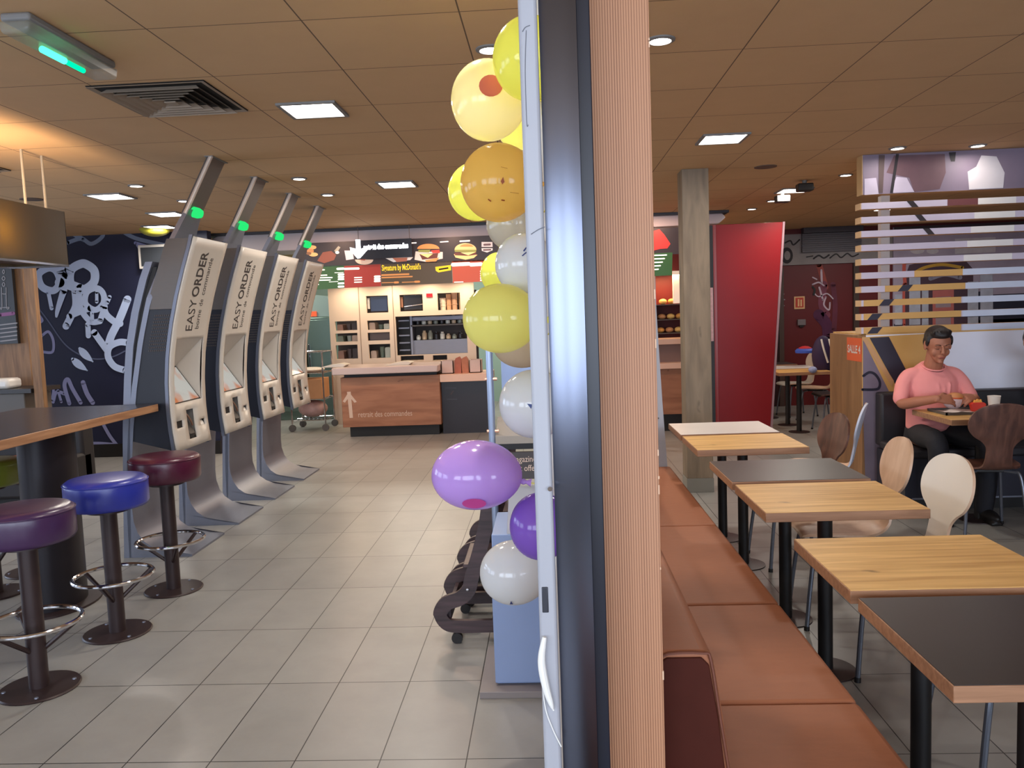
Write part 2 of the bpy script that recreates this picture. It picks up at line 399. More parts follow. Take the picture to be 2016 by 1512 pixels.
# round speaker grilles, small projectors
for px, py, l in ((1507, 328, 'flat round speaker grille in the ceiling right of the oak column'), (62, 392, 'flat round speaker grille in the ceiling behind the pendant lamp cables')):
    p = at(px, py, Z=CEIL); o = B(p).lathe([(.09, CEIL), (.09, CEIL-.006), (.02, CEIL-.009), (0, CEIL-.009)], (p.x, p.y, 0)).build('ceiling_speaker', mat('speaker_brown', (96, 78, 66), .7)); tag(o, l, 'speaker')
for px, py, z, l in ((1584, 366, .04, 'small dark projector hanging from the ceiling beside the square light'), (1540, 389, .04, 'small ceiling camera with a lit front above the red panel')):
    p = at(px, py, Z=CEIL-.05); t = thing('ceiling_projector', (p.x, p.y, CEIL), l, 'projector')
    B().box(-.07, .07, -.05, .05, -.10, -.03).build('body', M_black, t, bevel=.01); B().cyl((0, 0, -.03), (0, 0, 0), .02).build('mount', M_grey, t)

# ------------------------------------------------------------ ordering kiosks
PAN = [(2.136, -2.292), (1.94, -2.362), (1.744, -2.424), (1.55, -2.474), (1.375, -2.508), (1.19, -2.528), (.99, -2.533), (.85, -2.526), (.72, -2.512)]
RIB = [(2.33, -2.358), (2.20, -2.43), (2.08, -2.487), (1.86, -2.566), (1.73, -2.617), (1.47, -2.69), (1.14, -2.76), (.85, -2.807), (.55, -2.84), (.30, -2.856), (.0, -2.862)]
OUT = [(1.985, -2.637), (1.86, -2.69), (1.65, -2.757), (1.43, -2.81), (1.2, -2.842), (.85, -2.878), (.4, -2.91), (0, -2.935)]
def interp(T, z):
    for (a, x), (c, y) in zip(T, T[1:]):
        if c <= z <= a: return x+(y-x)*(a-z)/(a-c)
    return T[0][1] if z > T[0][0] else T[-1][1]
KX, KW = -2.862, .55                                    # everything below is relative to the near bottom corner of a kiosk
px_ = lambda z: interp(PAN, z)-KX
rx_ = lambda z: interp(RIB, z)-KX
ox_ = lambda z: interp(OUT, z)-KX
def curved(b, f, zs, y0, y1, th):
    """curved sheet: front face x=f(z), thickness th backwards"""
    b.rings([[(f(z), y0, z), (f(z), y1, z), (f(z)-th, y1, z), (f(z)-th, y0, z)] for z in zs]); return b
def frange(a, c, n): return [a+(c-a)*i/n for i in range(n+1)]
def make_kiosk():
    t = thing('ordering_kiosk', (KX, 5.28, 0), '', 'ordering kiosk', 'self ordering kiosks in a row')
    # steel skin that sweeps out into the foot
    front = [(rx_(z), z) for z in frange(2.33, .34, 22)] + [(.012, .25), (.035, .17), (.075, .11), (.13, .07), (.21, .04), (.30, .024), (.40, .014), (.40, 0)]
    back = [(rx_(z)-.035, z) for z in frange(0, 2.33, 24)]
    b = B()
    wfar = lambda z: KW if z < 1.75 else KW-(z-1.75)/.58*.25
    # polygon per side with the far side narrowing towards the top
    L = front+back
    A = [b.bm.verts.new((x, 0 if z < 1.75 else (z-1.75)/.58*.1, z)) for x, z in L]; C = [b.bm.verts.new((x, wfar(z), z)) for x, z in L]
    nf, nb = len(front), len(back)
    for i in range(len(L)): b._f([A[i], C[i], C[(i+1) % len(L)], A[(i+1) % len(L)]])
    for V in (A, C):
        fr = V[:nf]; bk = list(reversed(V[nf:])); i = j = 0
        while i < nf-1 or j < nb-1:
            if i < nf-1 and (j >= nb-1 or fr[i+1].co.z >= bk[min(j+1, nb-1)].co.z-.02): b._f([fr[i], fr[i+1], bk[j]]); i += 1
            else: b._f([fr[i], bk[j+1], bk[j]]); j += 1
    b.build('steel_skin', M_steel, t, smooth=30)
    # back shell (second, lower arc) and the dark body between
    curved(B(), lambda z: ox_(z)+.05, frange(0, 1.985, 18), .0, KW, .05).build('back_shell', M_steel, t)
    curved(B(), lambda z: rx_(z)-.035, frange(0.01, 1.95, 18), .02, KW-.02, .03).build('dark_core', M_black, t)
    # grey rim around the white front
    for ya, yb in ((-.006, .02), (KW-.02, KW+.006)): curved(B(), lambda z: px_(z)-.0125, frange(.70, 2.15, 18), ya, yb, .022).build('rim', mat('rim_steel', (112, 116, 130), .35, .6), t)
    # white front with openings (screen recess, card terminal recess, receipt slot, reader)
    H = [(.06, .49, 1.03, 1.47, 'screen'), (.055, .15, .865, .915, 'reader'), (.215, .335, .77, .975, 'terminal'), (.42, .50, .84, .885, 'slot')]
    ys = sorted({0, KW, *[h[0] for h in H], *[h[1] for h in H]}); zs = sorted({.715, 2.136, *[h[2] for h in H], *[h[3] for h in H], *frange(.715, 2.136, 22)}, reverse=True)
    b = B(); V = {}
    gv = lambda y, z: V.setdefault((y, z), b.bm.verts.new((px_(z), y, z))) if (y, z) not in V else V[(y, z)]
    for a, c in zip(ys, ys[1:]):
        for z1, z0 in zip(zs, zs[1:]):
            my, mz = (a+c)/2, (z0+z1)/2
            if not any(h[0] < my < h[1] and h[2] < mz < h[3] for h in H): b._f([gv(a, z0), gv(c, z0), gv(c, z1), gv(a, z1)])
    fp = b.build('front_panel', M_kwhite, t, smooth=30)
    if sum(p.normal.x for p in fp.data.polygons) < 0: fp.data.flip_normals()
    sm_ = fp.modifiers.new('board', 'SOLIDIFY'); sm_.thickness = .012; sm_.offset = -1
    # recess walls + tilted touch screen
    y0, y1, z0, z1 = H[0][:4]; zm = 1.27
    e = .004; top, bot = px_(z1)-.012, px_(z0)-.012; xm = px_(zm)-.195
    b = B()
    for ya, yb in ((y1, y1+e), (y0-e, y0)): b.prism([(bot, z0), (top, z1), (xm, zm)], 'y', ya, yb)
    b.rings([[(top, y0, z1), (top, y1, z1), (xm, y1, zm), (xm, y0, zm)], [(top, y0, z1+e), (top, y1, z1+e), (xm, y1, zm+e), (xm, y0, zm+e)]]).box(bot-.03, bot, y0, y1, z0-e, z0)
    b.build('screen_recess', M_kwhite, t, smooth=0)
    ang = [(xm+.006, zm-.004), (bot-.004, z0+.004)]
    fs = lambda v, o_=0: (ang[1][0]+(ang[0][0]-ang[1][0])*v+o_, ang[1][1]+(ang[0][1]-ang[1][1])*v)
    def sq(ya, yb, va, vb, o_, th):
        b = B(); (xa, za), (xb, zb) = fs(va, o_), fs(vb, o_)
        b.rings([[(xa, ya, za), (xa, yb, za), (xb, yb, zb), (xb, ya, zb)], [(xa-th, ya, za), (xa-th, yb, za), (xb-th, yb, zb), (xb-th, ya, zb)]]); return b
    sc = sq(y0, y1, 0, 1, 0, .01).build('touch_screen', M_black, t, smooth=0)
    scr = bpy.data.materials.get('screen_page')
    if not scr:
        scr = bpy.data.materials.new('screen_page'); scr.use_nodes = True; n_ = scr.node_tree; p_ = n_.nodes['Principled BSDF']
        tc = n_.nodes.new('ShaderNodeTexCoord'); nz = n_.nodes.new('ShaderNodeTexNoise'); nz.inputs['Scale'].default_value = 5.5
        rp = n_.nodes.new('ShaderNodeValToRGB'); rp.color_ramp.elements[0].color = lin((196, 110, 60)); rp.color_ramp.elements[1].color = lin((190, 190, 184)); rp.color_ramp.elements[0].position = .38; rp.color_ramp.elements[1].position = .56
        n_.links.new(tc.outputs['Object'], nz.inputs[0]); n_.links.new(nz.outputs[0], rp.inputs[0]); n_.links.new(rp.outputs[0], p_.inputs['Emission Color'])
        p_.inputs['Emission Strength'].default_value = .6; p_.inputs['Base Color'].default_value = lin((40, 36, 34)); p_.inputs['Roughness'].default_value = .15
    sq(y0+.012, y1-.014, .015, .985, .002, .001).build('screen_page', scr, sc, smooth=0)
    # reader, terminal, receipt
    x = px_(.89)-.012
    B().box(x-.03, x+.004, .055, .15, .865, .915).build('card_reader', M_black, t, smooth=0)
    b = B(); x = px_(.87)-.012
    b.box(x-.09, x-.085, .215, .335, .77, .975).box(x-.085, x, .335, .339, .77, .975).box(x-.085, x, .211, .215, .77, .975).box(x-.085, x, .215, .335, .766, .77).box(x-.085, x, .215, .335, .975, .979)
    b.build('terminal_recess', mat('recess_grey', (120, 116, 112), .5), t, smooth=0)
    tm = B().prism([(x-.07, .90), (x-.04, .91), (x+.022, .80), (x+.01, .775), (x-.05, .775)], 'y', .225, .315).build('payment_terminal', M_black, t, bevel=.006)
    B().tube([(x-.06, .23, .965), (x-.01, .235, .95), (x+.012, .26, .90), (x+.01, .29, .86)], .006, 8, 5).build('cable', mat('cable_brown', (120, 84, 66), .5), tm)
    x = px_(.86)-.012
    B().box(x-.03, x-.02, .42, .50, .84, .885).build('receipt_slot', M_grey, t, smooth=0)
    B().sheet([[(x-.01+.02*math.sin(i*.5), y, .875-i*.014) for y in (.43, .49)] for i in range(5)]).build('receipt', M_white, t, smooth=0)
    # dark side boxes from skin to front
    b = B(); zz = frange(.80, 1.67, 10)
    rs = []
    for z in zz:
        lo = .0
        rs.append([(rx_(z)-.02, .012, z), (px_(z)-.026, .012, z-(.075 if z < .81 else 0)), (px_(z)-.026, KW-.012, z-(.075 if z < .81 else 0)), (rx_(z)-.02, KW-.012, z)])
    # split the body around the screen / terminal recess: two cheeks, plus top and bottom
    b2 = B()
    for ya, yb in ((.006, .03), (KW-.03, KW-.006)):
        b2.rings([[(r[0][0], ya, r[0][2]), (r[1][0], ya, r[1][2]), (r[1][0], yb, r[1][2]), (r[0][0], yb, r[0][2])] for r in rs])
    b2.rings([[(rx_(.80)-.02, .03, .80), (px_(.8)-.026, .03, .728), (px_(.8)-.026, KW-.03, .728), (rx_(.8)-.02, KW-.03, .80)], [(rx_(.80)-.02, .03, .81), (px_(.8)-.026, .03, .738), (px_(.8)-.026, KW-.03, .738), (rx_(.8)-.02, KW-.03, .81)]])
    b2.box(rx_(1.67)-.01, px_(1.67)-.026, .03, KW-.03, 1.66, 1.67)
    bx_ = b2.build('body_box', M_navy, t, smooth=0); b.bm.free()
    b = B()
    for i in range(12):
        for j in range(9):
            z = 1.625-i*.021; xx = rx_(z)+.045+j*.013
            b.box(xx, xx+.008, .002, .0062, z, z+.010)
    b.build('speaker_grille', mat('grille_dark', (70, 62, 60), .6), t, smooth=0)
    b = B(); b.rings([[(rx_(z)-.02, .004, z), (px_(z)-.028, .004, z), (px_(z)-.028, KW-.004, z), (rx_(z)-.02, KW-.004, z)] for z in frange(1.672, 2.13, 8)])
    b.build('upper_hood', M_steeld, t)
    # green status lamp and pole to the ceiling
    x = rx_(2.30)
    B().lathe([(.0, .0), (.036, .0), (.036, .05), (.026, .075), (0, .083)], (x-.012, .19, 2.325), 24, Matrix.Rotation(0.45, 3, 'Y') @ Matrix.Rotation(PI/2*.9, 3, 'Y')).build('green_status_lamp', glow('kiosk_green', (40, 215, 110), .95), t)
    xt = x+.13
    B().rings([[(xx, y_, zc) for xx, y_ in ((xa, ya), (xa+.03, ya), (xa+.03, ya+.235), (xa, ya+.235))] for xa, ya, zc in ((x-.045, .10, 2.30), (xt, .165, CEIL))]).build('ceiling_pole', M_steeld, t, smooth=0)
    B().tube([(x-.015, .10, 2.30), (xt+.03, .165, CEIL)], .014).build('pole_edge_tube', mat('pole_light', (206, 190, 176), .35, .2), t)
    B().box(xt-.012, xt+.045, .15, .415, CEIL-.005, CEIL).build('ceiling_plate', M_grey, t, smooth=0)
    # writing: EASYORDER / borne de commande, reading upwards
    def fn(base_y, z_0): return lambda u, v: (px_(z_0+u)+.0015, base_y-v, z_0+u)
    def fit(word, size, z_a, z_b, y0, bold=0.):
        V, F = text_pts(word, size, 'LEFT', bold); k = (z_b-z_a)/max(v.x for v in V); b = B()
        vs = [b.bm.verts.new((px_(z_a+v.x*k)+.0015, y0-v.y, z_a+v.x*k)) for v in V]
        for f in F: b._f([vs[i] for i in f])
        b.build('lettering', mat('letter_grey', (60, 55, 54), .6), t, smooth=0)
    fit('EASY', .150, 1.515, 1.735, .275); fit('ORDER', .150, 1.750, 2.055, .275, .003)
    fit('borne', .085, 1.53, 1.665, .375); fit('de', .085, 1.69, 1.738, .375); fit('commande', .085, 1.765, 2.02, .375)
    return t
KY = [5.28, 6.11, 6.96, 7.80]
KL = ['white fronted self ordering kiosk nearest the camera, its foot behind the dark red stool',
      'second self ordering kiosk counted from the bar stools, just behind the nearest one',
      'third self ordering kiosk from the bar stools, next to last in the row',
      'farthest self ordering kiosk, last of the row beside the wire trolley']
k0 = make_kiosk()
for i, y in enumerate(KY): place(k0 if i == 0 else copy_tree(k0), (KX, y, 0), KL[i])

# ------------------------------------------------------------ bar stools
def make_stool(seatmat):
    t = thing('bar_stool', (0, 0, 0), '', 'bar stool', 'round padded bar stools')
    B().lathe([(0, .655), (.15, .655), (.188, .662), (.197, .68), (.197, .775), (.192, .795), (.176, .806), (.14, .811), (0, .813)], n=40).build('seat', seatmat, t, smooth=60)
    B().tube([(.1965*math.cos(a), .1965*math.sin(a), .787) for a in frange(0, 2*PI, 39)[:-1]], .0035, 6, closed=True).build('seat_piping', seatmat, t)
    B().cyl((0, 0, .008), (0, 0, .655), .040, n=24).build('column', M_bronze, t)
    B().lathe([(0, .635), (.10, .635), (.10, .655), (0, .655)]).build('seat_plate', M_bronze, t)
    bp = B().lathe([(0, 0), (.163, 0), (.165, .004), (.160, .010), (0, .012)], n=40).build('base_plate', M_bronze, t)
    for a in (.5, 2.07, 3.64, 5.2): B().lathe([(0, .011), (.009, .011), (.008, .015), (0, .016)], (.135*math.cos(a), .135*math.sin(a), 0), 10).build('bolt', M_steel, bp)
    B().tube([(.187*math.cos(a), .187*math.sin(a), .30) for a in frange(0, 2*PI, 40)[:-1]], .0105, 10, closed=True).build('foot_ring', M_chrome, t)
    for a in (.35, .35+2*PI/3, .35+4*PI/3):
        B().tube([(.03*math.cos(a), .03*math.sin(a), .175), (.182*math.cos(a), .182*math.sin(a), .293)], .0105, 8).build('brace', M_bronze, t)
    return t
def vinyl(n, c): return mat(n, c, .3, noise=.06, nscale=30, bump=.05, spec=.6)
ST = [(-2.275, 3.33, vinyl('purple_vinyl', (62, 36, 74)), 'deep purple padded bar stool nearest the camera at the left edge'),
      (-2.262, 3.955, vinyl('blue_vinyl', (42, 52, 150)), 'bright blue padded bar stool, middle one of the front three'),
      (-2.274, 4.61, vinyl('plum_vinyl', (76, 22, 48)), 'dark plum red padded bar stool in front of the nearest kiosk'),
      (-3.36, 4.60, vinyl('olive_vinyl', (112, 118, 40)), 'olive green padded bar stool on the far side of the high table'),
      (-3.40, 5.02, vinyl('orange_vinyl', (176, 74, 36)), 'orange padded bar stool behind the olive green one')]
st0 = make_stool(ST[0][2])
for i, (x, y, mt, l) in enumerate(ST):
    s_ = st0 if i == 0 else copy_tree(st0)
    place(s_, (x, y, 0), l, i*.4)
    if i:
        for ch in [q for q in bpy.data.objects if q.parent == s_ and q.name.startswith('seat') and not q.name.startswith('seat_plate')]:
            ch.data = ch.data.copy(); ch.data.materials.clear(); ch.data.materials.append(mt)
for ch in [q for q in bpy.data.objects if q.parent == s_]: pass
s_.scale = (1, 1, .93)

# ------------------------------------------------------------ high table
t = thing('high_table', (-2.95, 4.35, 0), 'long dark topped high bar table with a pale wood edge and oval pedestal', 'high table')
o = B(t.location).box(-3.52, -2.60, 2.6, 5.24, 1.0, 1.048).build('tabletop', wood('bar_edge_oak', (150, 106, 74), (182, 136, 98), 'y', 1.5, .5), t, bevel=.003)
B(t.location).box(-3.515, -2.605, 2.605, 5.235, 1.048, 1.050).build('laminate', mat('bar_top_dark', (64, 62, 70), .22, noise=.05), o, smooth=0)
b = B(t.location); E_ = lambda rx, ry, z: [Vector((-2.84+rx*math.cos(a), 4.40+ry*math.sin(a), z)) for a in frange(0, 2*PI, 36)[:-1]]
b.rings([E_(.125, .19, .012), E_(.125, .19, 1.0)]).build('pedestal', mat('pedestal_bronze', (34, 30, 36), .4, .3), t)
B(t.location).rings([E_(.20, .27, 0), E_(.20, .27, .012)]).build('base_plate', M_bronze, t)
b = B(t.location); E2 = lambda rx, ry, z: [Vector((-2.84+rx*math.cos(a), 2.95+ry*math.sin(a), z)) for a in frange(0, 2*PI, 36)[:-1]]
b.rings([E2(.125, .19, .012), E2(.125, .19, 1.0)]).build('pedestal', MATS['pedestal_bronze'], t)

# ------------------------------------------------------------ pendant lamp
t = thing('pendant_lamp', (-3.22, 4.0, 1.97), 'large rectangular bronze fabric pendant lamp hanging over the high table', 'pendant lamp')
sh = bpy.data.materials.new('bronze_fabric'); sh.use_nodes = True; nt = sh.node_tree; pb = nt.nodes['Principled BSDF']
pb.inputs['Base Color'].default_value = lin((74, 60, 34)); pb.inputs['Roughness'].default_value = .6; pb.inputs['Sheen Weight'].default_value = .3
tr = nt.nodes.new('ShaderNodeBsdfTranslucent'); tr.inputs[0].default_value = lin((255, 222, 130)); mx = nt.nodes.new('ShaderNodeMixShader'); mx.inputs[0].default_value = .08
nt.links.new(pb.outputs[0], mx.inputs[1]); nt.links.new(tr.outputs[0], mx.inputs[2]); nt.links.new(mx.outputs[0], nt.nodes['Material Output'].inputs[0])
b = B(t.location)
lx0, lx1, ly0, ly1, lz0, lz1 = -3.40, -3.045, 2.9, 5.1, 1.965, 2.305
b.box(lx1-.004, lx1, ly0, ly1, lz0, lz1).box(lx0, lx0+.004, ly0, ly1, lz0, lz1).box(lx0, lx1, ly0, ly0+.004, lz0, lz1).box(lx0, lx1, ly1-.004, ly1, lz0, lz1)
b.build('shade', sh, t, smooth=0)
b = B(t.location)
for z in (lz0-.006,):
    b.box(lx1-.012, lx1+.002, ly0, ly1, z, z+.012).box(lx0-.002, lx0+.012, ly0, ly1, z, z+.012).box(lx0, lx1, ly0-.002, ly0+.012, z, z+.012).box(lx0, lx1, ly1-.012, ly1+.002, z, z+.012)
b.build('trim', M_chrome, t, smooth=0)
B(t.location).box(lx0+.01, lx1-.01, ly0+.01, ly1-.01, lz0+.02, lz0+.026).build('diffuser', mat('diffuser_dark', (90, 60, 40), .6), t, smooth=0)
for y in (at(50, 395, X=-3.22).y, at(90, 405, X=-3.22).y): B(t.location).cyl((-3.22, y, 2.0), (-3.22, y, CEIL), .008, n=10).build('cable', mat('cable_cream', (170, 158, 140), .6), t)
for y, e in ((3.2, 9), (4.5, 8)):
    l = bpy.data.lights.new('lamp_bulb', 'POINT'); l.energy = e*2.6; l.color = (1, .72, .42); l.shadow_soft_size = .05
    o = bpy.data.objects.new('lamp_bulb', l); COL.objects.link(o); o.parent = t; o.location = (.06, y-4.0, .17)

# ------------------------------------------------------------ graffiti wall on the left
YG = 9.6
M_graf = mat('graffiti_navy', (26, 30, 58), .55, noise=.12, nscale=2)
gw = struct('wall_graffiti', B((0, YG, 0)).box(XL, -4.02, YG, YG+.12, 0, CEIL), M_graf, smooth=0)
def gpaint(name, items, m, off):
    b = B((0, YG, 0))
    for q_, it in enumerate(items): stroke(b, it[0], (it[1]*1.3 if isinstance(it[1], (int, float)) else it[1]), onwall(YG, off+.0006*q_), closed=len(it) > 2 and it[2])
    b.build(name, m, gw, smooth=0)
g4 = lambda L: [(x/3.15, 480+y/3.15) for x, y in L]
WH = mat('graffiti_white', (186, 204, 240), .6); LV = mat('graffiti_lilac', (136, 140, 184), .6)
gpaint('painted_letters', [
    (g4([(300, 150), (240, 190), (260, 265), (330, 290), (370, 240), (350, 170)]), 11, True),
    (g4([(500, 125), (440, 165), (440, 250), (510, 285), (580, 240), (585, 170), (540, 130)]), 13, True),
    (g4([(380, 165), (400, 220), (430, 160)]), 15), (g4([(370, 240), (430, 255), (500, 280)]), 15),
    (g4([(300, 300), (320, 400)]), 6), (g4([(395, 290), (360, 400), (350, 450)]), lambda t: 14-9*t),
    (g4([(465, 290), (470, 380), (440, 450), (410, 510)]), 11), (g4([(490, 290), (500, 400), (560, 480), (620, 480)]), 9),
    (g4([(600, 275), (540, 300), (530, 370), (590, 410), (640, 370), (640, 310)]), 9, True),
    (g4([(600, 300), (600, 360)]), 5), (g4([(430, 450), (500, 420), (560, 400)]), 9), (g4([(640, 380), (660, 440), (720, 490), (745, 495)]), 10),
    (g4([(620, 480), (640, 420), (650, 390)]), 9), (g4([(545, 500), (548, 570)]), 8), (g4([(570, 430), (572, 480)]), 6),
    (g4([(790, 345), (740, 470), (690, 570), (670, 640)]), 12), (g4([(585, 550), (620, 600), (660, 655)]), 10),
    (g4([(800, 615), (740, 610), (680, 640), (670, 700), (710, 760), (780, 785)]), 10),
    (g4([(680, 330), (665, 365)]), 6)], WH, .009)
gpaint('painted_drops', [(g4([(495, 650), (530, 690), (575, 730)]), lambda t: 3+12*math.sin(PI*min(1, t+.08))), (g4([(450, 715), (490, 750), (540, 785)]), lambda t: 3+12*math.sin(PI*min(1, t+.08)))], WH, .006)
gpaint('painted_curls', [
    (g4([(258, 572), (300, 545), (330, 600), (325, 670), (265, 670)]), 4), (g4([(240, 440), (262, 475), (240, 490)]), 4),
    (g4([(330, 980), (350, 920), (400, 930)]), 5), (g4([(430, 990), (400, 880), (420, 840), (450, 900), (500, 985)]), 6),
    (g4([(515, 860), (540, 930), (575, 985)]), 7), (g4([(280, 890), (330, 900), (320, 975)]), 4), (g4([(360, 910), (380, 980)]), 4),
    (g4([(630, 1100), (680, 1190), (730, 1255)]), 5), (g4([(430, 1220), (520, 1240), (620, 1240), (725, 1250)]), 6),
    (g4([(850, 0), (880, 60), (885, 130)]), 5), (g4([(840, -5), (920, 20), (990, 40)]), 5)], LV, .005)
gpaint('painted_line', [(g4([(240, 400), (300, 480), (400, 620), (500, 690), (600, 715), (700, 700), (775, 665)]), 2)], mat('graffiti_greyblue', (84, 92, 122), .6), .0055)
gpaint('painted_ceiling_curls', [([(133, 478), (160, 470), (180, 480), (202, 465), (200, 450)], 6), ([(140, 458), (165, 472)], 7), ([(240, 455), (270, 470), (330, 484)], 6)], mat('graffiti_paleblue', (120, 132, 156), .6), .0045)
struct('baseboard_graffiti', B().box(XL, -4.02, YG-.02, YG, 0, .16), M_black, smooth=0)
# framed screen on that wall, yellow dome lamp
t = thing('wall_display', at(310, 505, Y=YG-.06), 'white framed dark display on the graffiti wall behind the nearest kiosk', 'wall display')
p = Vector(t.location)
B().box(-.22, .22, -.02, .05, -.14, .14).build('frame', M_white, t, bevel=.004); B().box(-.19, .19, -.024, -.02, -.11, .11).build('screen', mat('screen_grey', (56, 60, 66), .3), t, smooth=0)
p = at(305, 449, Y=9.25); t = tag(B(p).ell((p.x, p.y, CEIL), (.17, .17, .085)).build('ceiling_dome_lamp', mat('yellow_glass', (186, 180, 60), .3)), 'yellow dome lamp on the ceiling above the framed display', 'ceiling lamp')
# grey low ledge left of the wall
# ------------------------------------------------------------ oak framed counter niche at far left
t = thing('condiment_station', (-5.3, 7.6, 0), 'oak framed station with a black menu board and grey bin unit at the left edge', 'condiment station')
b = B(t.location)
p0 = at(70, 660, Y=7.5)
b.box(p0.x-.045, p0.x+.045, 7.47, 7.53, 0, 2.45).box(-6.6, at(58, 660, Y=7.95).x, 7.93, 7.97, 0, 2.45).box(-6.6, p0.x+.045, 7.47, 7.53, 2.45, 2.5)
b.build('oak_frame', wood('station_oak', (104, 72, 44), (140, 102, 66), 'z', 1.2, .6), t, bevel=.004)
q0, q1 = at(-60, 520, Y=7.9), at(38, 676, Y=7.9)
mb_ = B(t.location).box(q0.x, q1.x, 7.88, 7.92, q1.z, q0.z).build('menu_board', M_black, t, smooth=0)
f = onwall(7.88)
def chalk(name, L, wd, cl=False): b = B(t.location); stroke(b, L, wd, f, 4, cl); b.build(name, mat('chalk', (140, 134, 134), .7), mb_, smooth=0)
for i in range(5): chalk('chalk_line', [(0, 636-40+i*8+44), (33, 632-40+i*8+44)], 2.4)
for yy, rr in ((535, 4), (548, 6), (560, 5)): chalk('chalk_ring', [(7-rr/2, yy), (7, yy-4), (7+rr/2, yy), (7, yy+4)], 1.4, True)
chalk('chalk_figure', [(3, 566), (4, 606), (1, 606), (18, 605), (13, 606), (12, 566), (12, 578), (3, 578)], 1.5)
b = B(t.location); stroke(b, [(0, 620), (26, 617)], 7, f, 2); b.build('pink_band', mat('pink_chalk', (130, 78, 118), .7), mb_, smooth=0)
q = at(0, 745, Y=7.7)
B(t.location).box(-6.5, p0.x-.06, 7.45, 7.92, .98, 1.02).build('worktop', mat('worktop_black', (38, 32, 30), .4), t, smooth=0)
B(t.location).box(-6.5, p0.x-.16, 7.5, 7.92, 0.0, .98).build('bin_cabinet', mat('bin_grey', (92, 84, 76), .45), t, bevel=.01)
p = at(6, 742, Y=7.6); o = B(p).box(p.x-.3, p.x+.11, 7.5, 7.72, 1.02, 1.12).build('white_tray_stack', M_white, None, bevel=.03); tag(o, 'white rounded tray stack on the dark worktop of the station', 'tray stack')
# dark sofa bench behind the high table
t = thing('lounge_bench', (-4.9, 7.0, 0), 'dark upholstered low bench beyond the high table', 'bench')
B(t.location).box(-6.2, -4.25, 6.7, 7.25, .12, .45).build('seat', mat('dark_upholstery', (34, 30, 32), .6), t, bevel=.03)
B(t.location).box(-6.2, -4.25, 7.10, 7.30, .12, .80).build('backrest', MATS['dark_upholstery'], t, bevel=.03)
B(t.location).box(-6.1, -4.35, 6.8, 7.2, 0, .12).build('plinth', M_black, t, smooth=0)

# ------------------------------------------------------------ post, steel panel, white totem in front
def layered(name, c1, c2, scale):
    m = bpy.data.materials.new(name); m.use_nodes = True; nt = m.node_tree; b = nt.nodes['Principled BSDF']; N = nt.nodes.new; L = nt.links.new
    tc = N('ShaderNodeTexCoord'); mp = N('ShaderNodeMapping'); mp.inputs['Scale'].default_value = (1, 1, .012)
    n = N('ShaderNodeTexNoise'); n.inputs['Scale'].default_value = scale; n.inputs['Detail'].default_value = 3
    wv = N('ShaderNodeTexWave'); wv.bands_direction = 'X'; wv.inputs['Scale'].default_value = 62; wv.inputs['Distortion'].default_value = 1.2; wv.inputs['Detail'].default_value = 3; wv.inputs['Detail Scale'].default_value = .6
    L(tc.outputs['Object'], mp.inputs[0]); L(mp.outputs[0], n.inputs[0]); L(mp.outputs[0], wv.inputs[0])
    mx = N('ShaderNodeMix'); mx.data_type = 'FLOAT'; mx.inputs[0].default_value = .45; L(wv.outputs['Fac'], mx.inputs[2]); L(n.outputs[0], mx.inputs[3])
    r = N('ShaderNodeValToRGB'); r.color_ramp.elements[0].position = .12; r.color_ramp.elements[1].position = .62
    r.color_ramp.elements[0].color = lin(c1); r.color_ramp.elements[1].color = lin(c2)
    L(mx.outputs[0], r.inputs[0]); L(r.outputs[0], b.inputs['Base Color']); b.inputs['Roughness'].default_value = .55
    bp = N('ShaderNodeBump'); bp.inputs['Strength'].default_value = .25; bp.inputs['Distance'].default_value = .002; L(wv.outputs['Fac'], bp.inputs['Height']); L(bp.outputs[0], b.inputs['Normal'])
    return m
M_lam = layered('laminated_wood_edge', (130, 84, 58), (186, 136, 102), 30)
t = thing('wooden_post', (.152, 1.67, 0), 'tall laminated wooden post in the foreground, its layered edge facing the camera', 'wooden post')
B(t.location).box(.094, .211, 1.62, 1.71, 0, CEIL).build('laminated_edge', M_lam, t, bevel=.0015)
rnd = random.Random(3); b = B(t.location)
for i in range(26):
    z = rnd.uniform(.5, 2.3); e = rnd.choice((.0945, .2085)); b.box(e, e+.002+.0012*rnd.random(), 1.6185, 1.6205, z, z+rnd.uniform(.004, .02))
b.build('chips', mat('chip_pale', (222, 184, 152), .7), t, smooth=0)['kind'] = 'stuff'
# partition running back behind the post
t = thing('partition', (.14, 3.6, 0), 'low oak partition running away behind the wooden post and bench back', 'partition')
B(t.location).box(.125, .19, 1.72, 5.6, 0, .80).build('board', M_frameoak, t, bevel=.002)
# polished steel panel
st = bpy.data.materials.new('polished_steel'); st.use_nodes = True; nt = st.node_tree; pb = nt.nodes['Principled BSDF']
pb.inputs['Base Color'].default_value = lin((104, 108, 122)); pb.inputs['Metallic'].default_value = 1; pb.inputs['Roughness'].default_value = .27; pb.inputs['Anisotropic'].default_value = .8
t = thing('steel_pillar', (.035, 1.56, 0), 'tall polished steel pillar reflecting the windows, left of the wooden post', 'steel pillar')
B(t.location).rings([[(-.0 + .0675*k/8, 1.52-.006*math.sin(PI*k/8), z) for k in range(9)]+[(.0675, 1.60, z), (-.0, 1.60, z)] for z in (0, CEIL)]).build('steel_face', st, t, smooth=40)
B(t.location).box(.0675, .0935, 1.545, 1.60, 0, CEIL).build('gap_strip', mat('gap_dark', (26, 28, 40), .35), t, bevel=.002)  # dark strip filling the gap between steel face and wooden post
